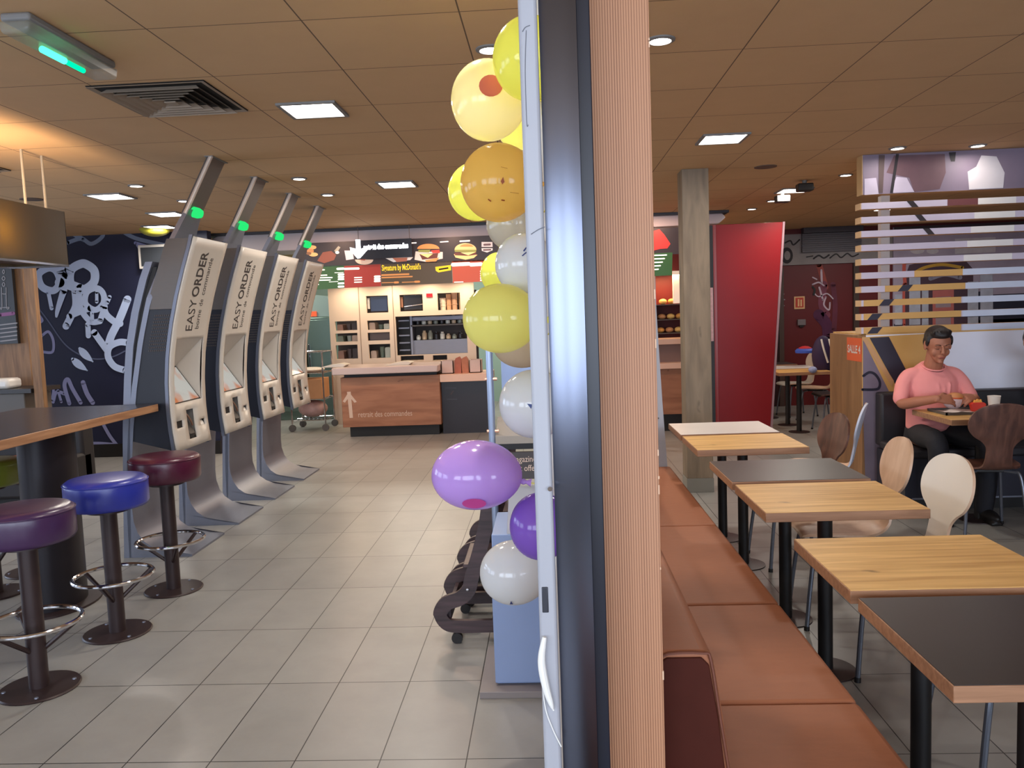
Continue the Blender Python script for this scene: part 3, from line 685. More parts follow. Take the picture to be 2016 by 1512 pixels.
# white totem
M_tot = mat('totem_white', (168, 170, 178), .4)
t = thing('display_totem', (-.018, 1.55, 0), 'tall narrow white totem edge with balloons tied beside it', 'display totem')
B(t.location).box(-.0365, -.003, 1.50, 1.64, 0, 2.62).build('housing', M_tot, t, bevel=.006)
f = onwall(1.50, .001)
b = B(t.location); stroke(b, [(1029, 62), (1034, 54), (1043, 50)], 1.4, f, 5); stroke(b, [(1036, 60), (1034, 140), (1037, 240), (1040, 246)], 1.2, f, 5); stroke(b, [(1046, 461), (1060, 452), (1072, 447)], 1.8, f, 5)
b.build('seam', mat('seam_grey', (86, 88, 98), .5), t, smooth=0)
q0, q1, q2, q3, q4 = [at(x, y, Y=1.49) for x, y in ((1072, 1254), (1066, 1300), (1074, 1350), (1085, 1386), (1090, 1399))]
B(t.location).tube([q0, q1, q2, q3, q4], lambda s: .0015+.0062*math.sin(PI*min(1, s+.1))**.8, 10, 6).build('curved_handle', mat('handle_white', (236, 236, 232), .35), t)
B(t.location).tube([at(x, y, Y=1.497) for x, y in ((1068, 1345), (1074, 1395), (1088, 1435), (1105, 1470))], .0012, 8, 6).build('lower_trim', MATS['handle_white'], t)
b = B(t.location); b.box(-.030, -.018, 1.498, 1.501, .985, 1.035).build('lock_plate', mat('lock_dark', (70, 72, 80), .3, .5), t, bevel=.002)
b = B(t.location); p = at(1083, 962, Y=1.497); b.lathe([(0, 0), (.0045, 0), (.0045, .004), (0, .004)], p, 12, Matrix.Rotation(PI/2, 3, 'X')).build('screw', M_chrome, t)

# ------------------------------------------------------------ balloons
def balloon_mat(name, col, tcol=None, tr=.45):
    m = bpy.data.materials.new(name); m.use_nodes = True; nt = m.node_tree; b = nt.nodes['Principled BSDF']; N = nt.nodes.new
    b.inputs['Base Color'].default_value = lin(col); b.inputs['Roughness'].default_value = .12; b.inputs['Specular IOR Level'].default_value = .6
    tl = N('ShaderNodeBsdfTranslucent'); tl.inputs[0].default_value = lin(tcol or col); mx = N('ShaderNodeMixShader'); mx.inputs[0].default_value = tr
    nt.links.new(b.outputs[0], mx.inputs[1]); nt.links.new(tl.outputs[0], mx.inputs[2]); nt.links.new(mx.outputs[0], nt.nodes['Material Output'].inputs[0]); return m
BM = {'yellow': balloon_mat('balloon_yellow', (250, 246, 140), (255, 252, 190), .55), 'lime': balloon_mat('balloon_lime', (238, 240, 112), (252, 252, 165), .5), 'cream': balloon_mat('balloon_cream', (250, 240, 190), (255, 250, 205)),
      'orange': balloon_mat('balloon_orange', (255, 208, 104), (255, 232, 170), .6), 'pearl': balloon_mat('balloon_pearl', (206, 200, 188)), 'white': balloon_mat('balloon_white', (232, 234, 234), (240, 240, 240), .3),
      'purple': balloon_mat('balloon_purple', (206, 166, 240), (222, 184, 250), .3), 'violet': balloon_mat('balloon_violet', (156, 112, 216), (164, 120, 222)), 'beige': balloon_mat('balloon_beige', (214, 196, 168))}
M_ink = mat('balloon_ink', (40, 60, 120), .5); M_inko = mat('balloon_ink_brown', (150, 70, 20), .5); M_pinkink = mat('balloon_ink_pink', (206, 70, 150), .4); M_redink = mat('balloon_ink_red', (206, 104, 84), .4)
# px, py, rx, ry, depth, colour, tilt of the neck, label
BAL = [(1046, 116, 74, 80, 2.30, 'lime', 1.5, 'lime yellow balloon at the very top of the column'),
       (963, 198, 73, 78, 2.50, 'cream', 1.5, 'glowing cream balloon with a pink printed mark, second from the top'),
       (1026, 248, 48, 46, 2.78, 'yellow', 1.5, 'small yellow balloon tucked between the cream and the orange one'),
       (984, 360, 76, 77, 2.28, 'orange', 1.5, 'big orange balloon with tiny dark marks'),
       (942, 377, 59, 58, 2.62, 'lime', 1.5, 'lime balloon peeking out left behind the orange one'),
       (1010, 440, 52, 54, 2.74, 'pearl', 1.5, 'pearl grey balloon directly below the orange one'),
       (1034, 520, 59, 62, 2.42, 'white', 1.5, 'greyish white balloon with a blue printed scribble'),
       (984, 538, 38, 42, 2.95, 'lime', 1.5, 'small lime balloon showing left behind the greyish white one'),
       (987, 627, 76, 70, 2.30, 'yellow', 1.5, 'large bright yellow balloon in the middle of the column'),
       (1092, 620, 46, 72, 2.62, 'yellow', 1.5, 'yellow balloon mostly hidden behind the white totem'),
       (1030, 672, 62, 54, 2.72, 'beige', 1.5, 'beige balloon under the large bright yellow one'),
       (1054, 795, 72, 70, 2.45, 'white', 1.5, 'bluish white balloon with small blue marks above the magazine sign'),
       (939, 935, 91, 71, 2.30, 'purple', 1.35, 'large light purple balloon tied with a yellow string'),
       (1104, 930, 48, 60, 2.72, 'violet', 1.5, 'violet balloon hidden behind the totem beside the light purple one'),
       (1066, 1036, 64, 69, 2.30, 'violet', 1.5, 'darker violet balloon below the light purple one'),
       (1014, 1127, 71, 66, 2.62, 'white', 1.5, 'lowest white balloon in front of the blue cabinet')]
t = thing('balloon_pole', (-.004, 2.52, 0), 'thin white pole behind the totem that the balloon strings are tied to', 'pole')
B(t.location).cyl((-.004, 2.52, .012), (-.004, 2.52, 2.5), .008, n=12).build('tube', M_white, t); B(t.location).lathe([(0, 0), (.08, 0), (.08, .008), (0, .012)], (-.004, 2.52, 0)).build('foot', M_white, t)
for px, py, ra, rb, Y, c, ang, l in BAL:
    p = at(px, py, Y=Y); s = Y/FPX*1.0; a, h = ra*s, rb*s
    t = thing('balloon', p, l, 'balloon', 'balloons tied beside the white totem')
    prof = [(math.sin(PI*i/22)*(1-.10*(1-i/22)**2), -math.cos(PI*i/22)) for i in range(23)]
    Mx = Matrix.Rotation(-ang, 3, 'Y'); 
    M3 = Matrix.Diagonal(Vector((a, (a+h)/2, h))) @ Matrix.Rotation(0, 3, 'Y')
    # body: axis along z first, then turned so that the neck points sideways, outline kept by the scaling
    B().lathe([(r, z) for r, z in prof], n=40, M=M3 @ Matrix.Rotation(-ang-.0, 3, 'Y')).build('skin', BM[c], t, smooth=80)
    nd = (M3 @ Mx @ Vector((0, 0, -1))); d = nd.normalized()
    q = Matrix.Rotation(0, 3, 'X'); rot = d.to_track_quat('Z', 'Y').to_matrix()
    B().lathe([(.006, -.004), (.009, .006), (.005, .014), (.011, .026), (.012, .028), (0, .026)], nd, 14, rot).build('knot', BM[c], t)
    def on(u, v, a=a, h=h):     # a point on the front of this balloon; u,v in -1..1
        u2, v2 = u*.98, v*.98; w_ = math.sqrt(max(0, 1-u2*u2-v2*v2)); return (a*1.012*u2, -(a+h)/2*1.012*w_, h*1.012*v2)
    if 'scribble' in l:
        b = B(); stroke(b, [(.0, .35), (.15, .5), (.35, .55), (.35, .3), (.3, 0), (.42, -.15)], .045, on); b.build('printed_mark', M_ink, t, smooth=0)
        b = B(); stroke(b, [(-.05, .2), (.1, .3), (.25, .25)], .035, on); b.build('printed_mark', M_ink, t, smooth=0)
    if 'tiny dark' in l:
        b = B(); poly(b, [(.08, -.12), (.14, -.02), (.17, -.14), (.11, -.2)], on); b.build('printed_mark', M_inko, t, smooth=0)
        for L, wd in (([(-.25, -.52), (-.2, -.56)], .03), ([(.08, -.55), (.14, -.56)], .03), ([(.1, .22), (.25, .18)], .008), ([(.3, -.38), (.5, -.4)], .008)):
            b = B(); stroke(b, L, wd, on, 3); b.build('printed_line', M_inko, t, smooth=0)
    if 'small blue marks' in l:
        b = B(); poly(b, [(-.2, .12), (-.05, .1), (-.1, -.02)], on); b.build('printed_mark', M_ink, t, smooth=0)
        for L, wd in (([(.1, .02), (.18, .0)], .05), ([(.02, -.18), (.08, -.2)], .035)): b = B(); stroke(b, L, wd, on, 3); b.build('printed_mark', M_ink, t, smooth=0)
    if 'lowest' in l:
        b = B(); poly(b, [(-.15, -.75), (-.05, -.75), (-.1, -.6)], on); b.build('printed_mark', M_ink, t, smooth=0)
    if 'cream' in l[:14]:
        b = B(); disc(b, .12, .1, .30, .26, on); b.build('printed_patch', M_redink, t, smooth=0)
    if 'yellow string' in l:
        b = B(); disc(b, -.02, -.62, .26, .17, on); b.build('printed_patch', M_pinkink, t, smooth=0)
        pass
    pe = Vector((-.004, 2.52, p.z+nd.z-.05)); B().tube([nd+d*.02, nd+d*.05, pe-p], .0018, 6, 4).build('string', mat('string_yellow', (214, 202, 90), .6), t)

# ------------------------------------------------------------ blue cabinet, magazine display
M_blue = mat('light_blue_cabinet', (140, 160, 200), .5, noise=.03)
t = thing('blue_cabinet', (-.1, 3.4, 0), 'light blue floor cabinet below the lowest white balloon', 'cabinet')
B(t.location).box(-.262, .09, 3.24, 3.62, .03, .66).build('body', M_blue, t, bevel=.004)
B(t.location).box(-.268, .092, 3.225, 3.245, .04, .52).build('door', M_blue, t, bevel=.003)
B(t.location).box(-.33, .095, 3.17, 3.64, 0, .028).build('base_plate', mat('base_grey', (140, 132, 130), .5), t, bevel=.002)
B(t.location).prism([(3.24, .66), (3.62, .66), (3.62, .78), (3.55, .78)], 'x', -.20, .09).build('sloping_top', mat('slope_grey', (150, 156, 172), .4), t, bevel=.004)
t = thing('magazine_display', (-.15, 3.9, 0), 'pale blue magazine display with a dark sign reading magazine est offert', 'magazine display')
B(t.location).box(-.235, .12, 3.88, 3.92, 1.04, 1.75).build('back_panel', M_blue, t, smooth=0)
B(t.location).prism([(3.68, 1.0), (3.92, 1.06), (3.92, .98), (3.68, .96)], 'x', -.262, .12).build('shelf', mat('shelf_grey', (150, 142, 132), .5), t, bevel=.003)
B(t.location).box(-.25, .12, 3.70, 3.92, .932, .962).build('dark_gap', M_black, t, smooth=0)
B(t.location).box(-.05, .12, 3.72, 3.92, 0, .932).build('base', mat('display_brown', (88, 80, 78), .6), t, smooth=0)
sg = B(t.location).box(-.21, .12, 3.66, 3.68, .80, .925).build('sign', mat('sign_dark', (64, 58, 58), .5), t, smooth=0)
b = B(t.location)
lettering('lettering', 'magazine', .040, lambda u, v: (at(1005, 900, Y=3.657).x+u*.80, 3.657, .880+v), mat('sign_letters', (214, 190, 172), .6), sg, o=t.location)
lettering('lettering', 'est offert', .040, lambda u, v: (at(1011, 915, Y=3.657).x+u*.80, 3.657, .838+v), MATS['sign_letters'], sg, o=t.location)
b.bm.free()
t = thing('barrier_rail', (-.27, 3.7, 0), 'pale tubular rail with two short crossbars left of the magazine display', 'rail')
B(t.location).cyl((-.277, 3.7, .85), (-.277, 3.7, 1.62), .016).build('tube', mat('rail_blue', (150, 164, 190), .3, .4), t)
B(t.location).cyl((-.277, 3.7, 0), (-.277, 3.7, .85), .016).build('lower_tube', MATS['rail_blue'], t)
for z in (1.26, 1.02): B(t.location).cyl((-.30, 3.7, z), (-.245, 3.7, z), .008).build('crossbar', mat('copperish', (226, 176, 150), .25, .6), t)

# ------------------------------------------------------------ stacked wooden high chairs
M_wenge = wood('wenge_ply', (50, 38, 40), (78, 60, 62), 'x', 1.5, .4)
def make_highchair():
    t = thing('high_chair', (0, 0, 0), '', 'high chair', 'nested wooden high chairs')
    path = [(-.02, .70), (-.04, .58), (-.075, .45), (-.115, .33), (-.135, .262), (-.175, .222), (-.245, .195), (-.275, .145), (-.245, .095), (-.18, .083), (-.06, .083), (.10, .085), (.21, .09)]
    def side(y):
        P = catmull([(x, 0, z) for x, z in path], 6); A, C = [], []
        for i, p in enumerate(P):
            d = (P[min(i+1, len(P)-1)]-P[max(i-1, 0)]).normalized(); n = Vector((-d.z, 0, d.x)); w_ = .034 if i < len(P)-30 else .03
            A.append(p+n*w_); C.append(p-n*w_)
        b = B(); b.rings([[(a.x, y, a.z), (a.x, y+.024, a.z), (c.x, y+.024, c.z), (c.x, y, c.z)] for a, c in zip(A, C)]); return b
    for y in (-.2, .19): side(y).build('side_frame', M_wenge, t, smooth=50)
    B().box(-.16, .2, -.176, .19, .36, .378).build('seat', M_wenge, t, bevel=.004)
    B().box(.20, .218, -.176, .19, .40, .70).build('backrest', M_wenge, t, bevel=.004)
    B().box(-.245, -.225, -.176, .19, .11, .17).build('footrest', M_wenge, t, bevel=.003)
    B().tube([(-.05, -.18, .70), (-.05, .19, .70)], .018).build('front_bar', M_wenge, t)
    for x in (-.2, .2):
        for y in (-.188, .202):
            c = B().cyl((x, y-.012, .026), (x, y+.012, .026), .026, n=18).build('caster', M_black, t)
            B().cyl((x, y, .03), (x, y, .06), .008).build('caster_stem', M_steeld, c)
    for y in (-.203,): B().lathe([(0, 0), (.008, 0), (.006, .004), (0, .005)], (-.14, y, .265), 12, Matrix.Rotation(PI/2, 3, 'X')).build('bolt', M_chrome, t)
    return t
hc = make_highchair()
for i, (x, y, l) in enumerate(((-.285, 3.93, 'dark wooden high chair nearest the camera with curled side frame, beside the blue cabinet'), (-.27, 4.42, 'dark wooden high chair in the middle of the nested three'), (-.25, 4.95, 'dark wooden high chair farthest back of the nested three'))):
    place(hc if i == 0 else copy_tree(hc), (x, y, 0), l)

# ------------------------------------------------------------ bench
t = thing('bench', (.5, 3.4, 0), 'long tan leather bench running along the row of small tables', 'bench')
cuts = [-.3, .75, 2.18, 2.94, 4.05, 5.62]
for a, c in zip(cuts, cuts[1:]):
    B(t.location).box(.32, .812, a+.002, c-.002, .33, .462).build('seat_cushion', M_leather, t, bevel=.016, segs=3)
prof = [(.205, .46), (.205, .80), (.225, .81), (.315, .81), (.332, .795), (.352, .66), (.375, .46)]
for a, c in ((1.72, 3.6), (3.604, 5.62)):
    B(t.location).prism(prof, 'y', a, c).build('backrest', M_leather, t, bevel=.010, segs=3)
B(t.location).prism([(.212, .40), (.212, .785), (.232, .797), (.306, .797), (.322, .780), (.340, .66), (.368, .40)], 'y', 1.7135, 1.722).build('end_panel', M_leatherd, t, bevel=.003)
B(t.location).tube([(.214, 1.717, .79), (.235, 1.717, .806), (.31, 1.717, .806), (.326, 1.717, .79), (.344, 1.717, .66), (.372, 1.717, .46)], .0035, 6, 3).build('piping', mat('piping', (110, 64, 48), .5), t)
B(t.location).box(.25, .76, -.3, 5.62, 0, .33).build('plinth', mat('plinth_brown', (70, 46, 38), .6), t, smooth=0)

# ------------------------------------------------------------ small tables
def make_table(top, lam):
    t = thing('cafe_table', (0, 0, 0), '', 'table', 'small rectangular tables in a row by the bench')
    o = B().box(-.312, .312, -.262, .262, .712, .749).build('tabletop', M_oakedge, t, bevel=.002)
    B().box(-.3095, .3095, -.2595, .2595, .749, .7505).build('laminate', lam, o, smooth=0)
    B().cyl((0, 0, .01), (0, 0, .70), .030, n=24).build('column', M_black, t)
    B().lathe([(0, 0), (.125, 0), (.125, .006), (.05, .012), (0, .012)], n=36).build('base_plate', M_bronze, t)
    B().box(-.15, .15, -.12, .12, .70, .712).build('support_plate', M_black, t, smooth=0)
    return t
TB = [(5.425, M_whitetop, 'white topped table, farthest of the row by the bench'), (4.84, M_oak, 'oak topped table directly in front of the white one'),
      (3.97, M_darktop, 'charcoal topped table in the middle of the row'), (3.39, M_oak, 'oak topped table right in front of the middle charcoal one'),
      (2.505, M_oak, 'oak topped table nearest the camera, behind the nearest charcoal one'), (1.925, M_darktop, 'charcoal topped table nearest the camera at the lower right')]
t0 = make_table('t', TB[0][1])
for i, (y, lm, l) in enumerate(TB):
    tt = t0 if i == 0 else copy_tree(t0); place(tt, (1.125, y, 0), l)
    if i:
        top = [q for q in bpy.data.objects if q.parent == tt and q.name.startswith('tabletop')][0]; lo = [q for q in bpy.data.objects if q.parent == top][0]
        lo.data = lo.data.copy(); lo.data.materials.clear(); lo.data.materials.append(lm)

# ------------------------------------------------------------ plywood shell chairs (face -y locally, back towards +y)
def make_chair(front, core, label, group='plywood shell chairs with steel legs'):
    t = thing('shell_chair', (0, 0, 0), label, 'chair', group)
    S = [(-.21, .432, .15), (-.195, .447, .185), (-.12, .452, .205), (0, .447, .205), (.09, .444, .18), (.15, .448, .13), (.19, .464, .095), (.214, .50, .082), (.226, .55, .078),
         (.236, .60, .080), (.245, .64, .110), (.254, .675, .160), (.264, .72, .190), (.276, .77, .194), (.288, .82, .174), (.297, .855, .136), (.303, .877, .085), (.307, .888, .02)]
    P = catmull([(s[0], s[1], s[2]) for s in S], 4); n = 11; front_, back_ = [], []
    for i, p in enumerate(P):
        d = (P[min(i+1, len(P)-1)]-P[max(i-1, 0)]); d = Vector((0, d.x, d.y)).normalized(); nn = Vector((0, -d.z, d.y))
        dish = .012 if p.y < .5 else .018
        rf, rb = [], []
        for k in range(n):
            u = -1+2*k/(n-1); q = Vector((u*p.z, p.x, p.y))+nn*(dish*(u*u)*(p.z/.2))
            rf.append(q+nn*.006); rb.append(q-nn*.006)
        front_.append(rf); back_.append(rb)
    b = B(); b.mi = 0; b.sheet(front_); b.mi = 1; b.sheet(back_)
    for side in (0, n-1): b.sheet([[f[side], g[side]] for f, g in zip(front_, back_)])
    for r in (0, -1): b.sheet([front_[r], back_[r]])
    bmesh.ops.remove_doubles(b.bm, verts=b.bm.verts, dist=1e-5)
    b.build('shell', [front, core], t, smooth=40)
    B().box(-.10, .10, -.10, .10, .418, .438).build('seat_mount', M_black, t, bevel=.004)
    for sx in (-1, 1):
        for sy in (-1, 1):
            lg = B().tube([(sx*.03, sy*.05, .425), (sx*.12, sy*.12, .425), (sx*.155, sy*.155, .40), (sx*.175, sy*.185, .20), (sx*.19, sy*.205, .012)], .0105, 10, 5).build('leg', M_grey_tube, t)
            B().cyl((sx*.191, sy*.2065, 0), (sx*.19, sy*.205, .02), .013, n=12).build('foot_cap', M_black, lg)
    return t
cB = make_chair(M_creamlam, M_beech, ''); cA = make_chair(M_beech, M_beech, ''); cW = make_chair(M_walnut, M_walnut, ''); cI = make_chair(M_beech, M_iceblue, ''); cD = make_chair(mat('black_shell', (30, 25, 25), .4), M_walnut, '')
HP = -PI/2
place(cA, (1.40, 3.99, 0), 'pale beech shell chair tucked under the middle charcoal table', HP-.08)
place(cB, (1.41, 3.47, 0), 'shell chair with a cream white front at the second oak table', HP+.05)
place(cI, (1.78, 5.50, 0), 'shell chair with a pale blue back seen nearly edge on, against the oak partition end', HP-.42)
place(cW, (1.43, 4.90, 0), 'brown walnut shell chair behind the farther oak table', HP+.1)
place(copy_tree(cA), (1.42, 2.52, 0), 'pale shell chair at the nearest oak table, only its steel legs in view', HP)
place(cD, (1.52, 2.02, 0), 'black shell chair at the nearest charcoal table, cut by the lower right corner', HP+.1)
cw2 = place(copy_tree(cW), (2.84, 5.43, 0), 'dark walnut shell chair with its back to the camera at the young man\'s table', PI-.12)
place(copy_tree(cW), (3.62, 5.43, 0), 'dark walnut shell chair at the table beside the young man, at the right edge', PI)

# ------------------------------------------------------------ oak column
t = thing('oak_column', (1.23, 6.91, 0), 'square oak clad column with a grey foot behind the white table', 'column')
B(t.location).box(1.122, 1.340, 6.81, 7.03, .12, CEIL).build('cladding', M_postwood, t, bevel=.003)
B(t.location).box(1.118, 1.344, 6.806, 7.034, 0, .12).build('foot', mat('foot_grey', (126, 122, 112), .5), t, bevel=.002)
# leaning pale strip at the end of the bench
t = thing('bench_end_screen', (.75, 5.66, 0), 'narrow curved pale screen at the far end of the tan bench', 'screen')
b = B(t.location); b.rings([[(x0, 5.62, z), (x1, 5.62, z), (x1, 5.68, z), (x0, 5.68, z)] for z, x0, x1 in ((0, .62, .795), (.47, .62, .790), (.9, .62, .766), (1.3, .62, .748), (1.55, .62, .738), (1.77, .62, .734))]).build('panel', M_tot, t, smooth=40)
B(t.location).lathe([(0, 0), (.006, 0), (.005, .004), (0, .005)], (.735, 5.62, .80), 10, Matrix.Rotation(PI/2, 3, 'X')).build('screw', M_steeld, t)

# ------------------------------------------------------------ red panel
t = thing('red_partition', (2.1, 8.85, 0), 'tall glossy red partition panel with a slanting right edge', 'partition panel')
B(t.location).prism([(1.80, .0), (2.33, .0), (2.497, 2.418), (1.80, 2.418)], 'y', 8.8, 8.86).build('panel', M_red, t, bevel=.003)
B(t.location).prism([(2.33, .0), (2.352, .0), (2.519, 2.420), (2.497, 2.420)], 'y', 8.79, 8.87).build('edge_trim', mat('trim_pinkgrey', (150, 118, 124), .4), t, smooth=0)
b = B(t.location); b.rings([[(1.80-.13*math.cos(a), 8.93-.13*math.sin(a), z) for a in frange(PI*.0, PI/2, 8)]+[(1.80, 9.2, z), (1.67, 9.2, z)] for z in (0, 2.418)]); b.build('curved_side', mat('red_side', (140, 34, 32), .3), t, smooth=50)

# ------------------------------------------------------------ header over the counter
M_lil = mat('header_lilac', (176, 168, 172), .45)
t = thing('counter_canopy', (-2.4, 10.2, 2.5), 'long pale grey canopy band under the ceiling above the menu boards', 'canopy')
B(t.location).prism([(-4.14, 2.62), (-4.05, 2.655), (-.60, 2.655), (-.60, 2.44), (-3.95, 2.44), (-4.1, 2.50)], 'y', 10.0, 10.6).build('band', M_lil, t, bevel=.01)
B(t.location).box(-4.2, -.55, 9.94, 10.6, 2.648, 2.678).build('top_trim', mat('trim_dark', (52, 52, 58), .5), t, smooth=0)
t = thing('counter_canopy', (1.6, 9.9, 2.6), 'short end of the pale canopy band visible behind the oak column', 'canopy')
B(t.location).prism([(.3, 2.650), (2.08, 2.650), (2.12, 2.60), (2.04, 2.53), (.3, 2.50)], 'y', 9.8, 10.4).build('band', M_lil, t, bevel=.01)
B(t.location).box(.3, 2.15, 9.76, 10.4, 2.650, 2.678).build('top_trim', MATS['trim_dark'], t, smooth=0)

# ------------------------------------------------------------ menu boards
def em(name, base, e, s): return mat(name, base, .4, emit=e, estr=s)
YM = 9.93
t = thing('food_banner', (-1.8, YM, 2.35), 'long black banner of burger pictures above the lit menu boards', 'food banner')
def quad(b, pts, f): return poly(b, pts, f)
b = B(t.location); F0 = lambda px, py: at(px, py, Y=YM); F1 = lambda px, py: at(px, py, Y=YM+.05)
pts = [(596, 479), (974, 463), (982, 486), (972, 504), (963, 514), (608, 524), (600, 510)]
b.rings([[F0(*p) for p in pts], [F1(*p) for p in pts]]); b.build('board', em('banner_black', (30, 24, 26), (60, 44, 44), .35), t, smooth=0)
fb = onwall(YM, .003); k1 = lambda L: [(580+x/7.2, 480+y/7.2) for x, y in L]; k2 = lambda L: [(780+x/9.164, 460+y/9.164) for x, y in L]
def pic(name, shapes, par, base=.003):
    for i, (kind, c, *a) in enumerate(shapes):
        b = B(t.location); f = onwall(YM, base+.0012*i)
        if kind == 'd': disc(b, *a, f, n=20)
        elif kind == 'p': poly(b, a[0], f)
        else: stroke(b, a[0], a[1], f, 4)
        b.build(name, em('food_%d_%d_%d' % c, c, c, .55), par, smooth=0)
bun, bun2, lettuce, meat, cheese, tomato, paper = (206, 130, 70), (232, 184, 120), (130, 130, 60), (92, 44, 30), (246, 214, 130), (170, 50, 36), (206, 188, 176)
def dome(cx, cy, rx, ry): return [(cx+rx*math.cos(a), cy-ry*math.sin(a)) for a in frange(0, PI, 12)]
pic('burger_picture', [('p', paper, k2([(350, 320), (330, 470), (540, 510), (840, 450), (840, 330)])), ('p', meat, k2([(420, 370), (470, 470), (740, 440), (760, 350)])), ('p', bun, k2([(520, 480), (780, 430), (720, 500), (540, 510)])),
    ('p', cheese, k2([(430, 370), (660, 365), (570, 435)])), ('p', tomato, k2([(620, 300), (780, 290), (790, 350), (660, 350)])), ('p', lettuce, k2([(400, 290), (620, 290), (590, 340), (400, 330)])), ('p', bun, dome(*k2([(580, 275)])[0], 22, 10))], t)
pic('burger_picture', [('p', bun2, k2([(1040, 370), (1070, 430), (1250, 470), (1400, 440), (1465, 380)])), ('p', meat, k2([(1050, 340), (1060, 390), (1300, 400), (1440, 380), (1450, 330)])), ('p', cheese, k2([(1160, 340), (1440, 330), (1300, 390)])),
    ('p', lettuce, k2([(1050, 290), (1060, 330), (1440, 330), (1450, 285)])), ('p', bun2, dome(*k2([(1250, 290)])[0], 21.5, 13)), ('p', bun, dome(*k2([(1270, 235)])[0], 13, 5))], t)
pic('dish_picture', [('d', (200, 150, 92), 615, 487, 8, 4), ('d', (176, 120, 70), 611, 494, 7, 4.5), ('d', (206, 158, 98), 617, 501, 9, 4), ('d', (120, 78, 48), 608, 499, 5, 3)], t)
pic('ice_pop_picture', [('p', (116, 62, 44), k1([(400, 120), (520, 100), (590, 160), (560, 230), (420, 275), (320, 240)])), ('p', (150, 140, 120), k1([(560, 100), (620, 30), (650, 50), (600, 130)])), ('d', (226, 220, 206), 664, 497, 4, 3)], t)
pic('card_picture', [('p', (190, 178, 178), k1([(705, 95), (820, 95), (840, 215), (730, 232)]))], t)
pic('plate_picture', [('p', (206, 170, 146), [(x, 1018-y) for x, y in dome(717, 507, 18, 10)]), ('p', (160, 80, 60), [(708, 508), (722, 508), (718, 513), (710, 512)])], t)
pic('plate_picture', [('p', (206, 190, 180), k1([(1280, 200), (1680, 190), (1640, 230), (1400, 260)])), ('p', (170, 96, 70), k1([(1385, 200), (1600, 195), (1590, 245), (1450, 260)]))], t)
pic('small_caption', [('s', (236, 230, 226), [(810, 478.5), (819, 478)], 2.4)], t); pic('small_caption', [('s', (226, 220, 216), [(867, 476.5), (882, 475.5)], 2.4)], t); pic('small_caption', [('s', (236, 230, 226), [(906, 475), (924, 474)], 3)], t)
pic('emblem', [('p', (196, 180, 176), k2([(1540, 150), (1735, 150), (1740, 240), (1540, 240)])), ('p', (206, 190, 186), k2([(1540, 262), (1740, 262), (1740, 300), (1640, 340), (1545, 310)])), ('s', (96, 70, 70), k2([(1590, 200), (1690, 195)]), 4), ('s', (96, 70, 70), k2([(1580, 295), (1700, 290)]), 3)], t)
# hanging sign with the glowing arrow
t2 = thing('hanging_arrow_sign', at(760, 488, Y=9.82), 'dark hanging sign with a glowing white arrow pointing down to order pickup', 'hanging sign')
YS = 9.82; b = B(t2.location); P4 = [(698, 474), (810, 469), (812, 506), (700, 511)]
b.rings([[at(*p, Y=YS) for p in P4], [at(*p, Y=YS+.03) for p in P4]]); b.build('panel', mat('sign_night', (26, 28, 40), .25), t2, smooth=0)
GA = glow('arrow_glow', (255, 255, 255), 6); f = onwall(YS, .004)
b = B(t2.location); poly(b, [(700, 472), (709, 472), (710, 490), (723, 486), (724, 491), (709, 508), (704, 509), (690, 493), (689, 487), (701, 490)], f); b.build('arrow', GA, t2, smooth=0)
p = at(716, 489, Y=YS-.004)
lettering('lettering', 'retrait des commandes', .075, lambda u, v: (p.x+u*.77, YS-.005, p.z+v-.012), GA, t2, bold=.006, o=t2.location)
for x in (705, 806): q = at(x, 472, Y=YS); B(t2.location).cyl((q.x, YS+.015, q.z), (q.x, YS+.015, CEIL), .004, n=8).build('cable', M_steeld, t2)
# lit boards
def board(name, pts, col, ecol, es, label):
    c = at(sum(p[0] for p in pts)/4, sum(p[1] for p in pts)/4, Y=YM)
    t = thing('menu_board', c, label, 'menu board', 'lit menu boards over the counter')
    b = B(t.location); b.rings([[at(*p, Y=YM) for p in pts], [at(*p, Y=YM+.05) for p in pts]]); b.build('light_box', em(name, col, ecol, es), t, smooth=0); return t
W_ = glow('menu_white', (255, 246, 226), 1.6); Yl = glow('menu_yellow', (255, 206, 60), 1.1); Tn = glow('menu_tan', (226, 146, 90), .9)
def bars(t, L, m, name='menu_text'):
    for p, q, wd in L:
        b = B(t.location); stroke(b, [p, q], wd, onwall(YM, .004), 2); b.build(name, m, t, smooth=0)
kk = lambda x, y: (580+x/7.2, 480+y/7.2)
t = board('menu_green', [(612, 527), (677, 523.5), (678, 567), (611, 571)], (30, 60, 26), (44, 84, 34), .55, 'green lit menu board, leftmost of the row over the counter')
bars(t, [(kk(290, 370), kk(420, 368), 2.4), (kk(610, 355), kk(690, 352), 4.5)] + [(kk(280, y), kk(345, y-2), 3.8) for y in (448, 482, 516)] + [(kk(360, y), kk(e, y-4), 2.2) for y, e in ((448, 455), (482, 530), (516, 505))] + [(kk(625, y), kk(690, y-3), 3.8) for y in (436, 470, 503, 562, 608)] + [(kk(570, 410), kk(690, 406), 1.2), (kk(490, 540), kk(615, 534), 1), (kk(250, 580), kk(340, 576), 1.6)], W_)
t = board('menu_red', [(677.5, 523.5), (749, 520), (750.5, 563.5), (678.5, 567)], (120, 30, 22), (160, 50, 34), .45, 'red lit menu board, second from the left over the counter')
bars(t, [(kk(710, 355), kk(905, 350), 4.2)] + [(kk(850, y), kk(950, y-4), 2) for y in (480, 512, 545)] + [(kk(1138, y), kk(1205, y-3), 3.8) for y in (465, 498, 530)], W_)
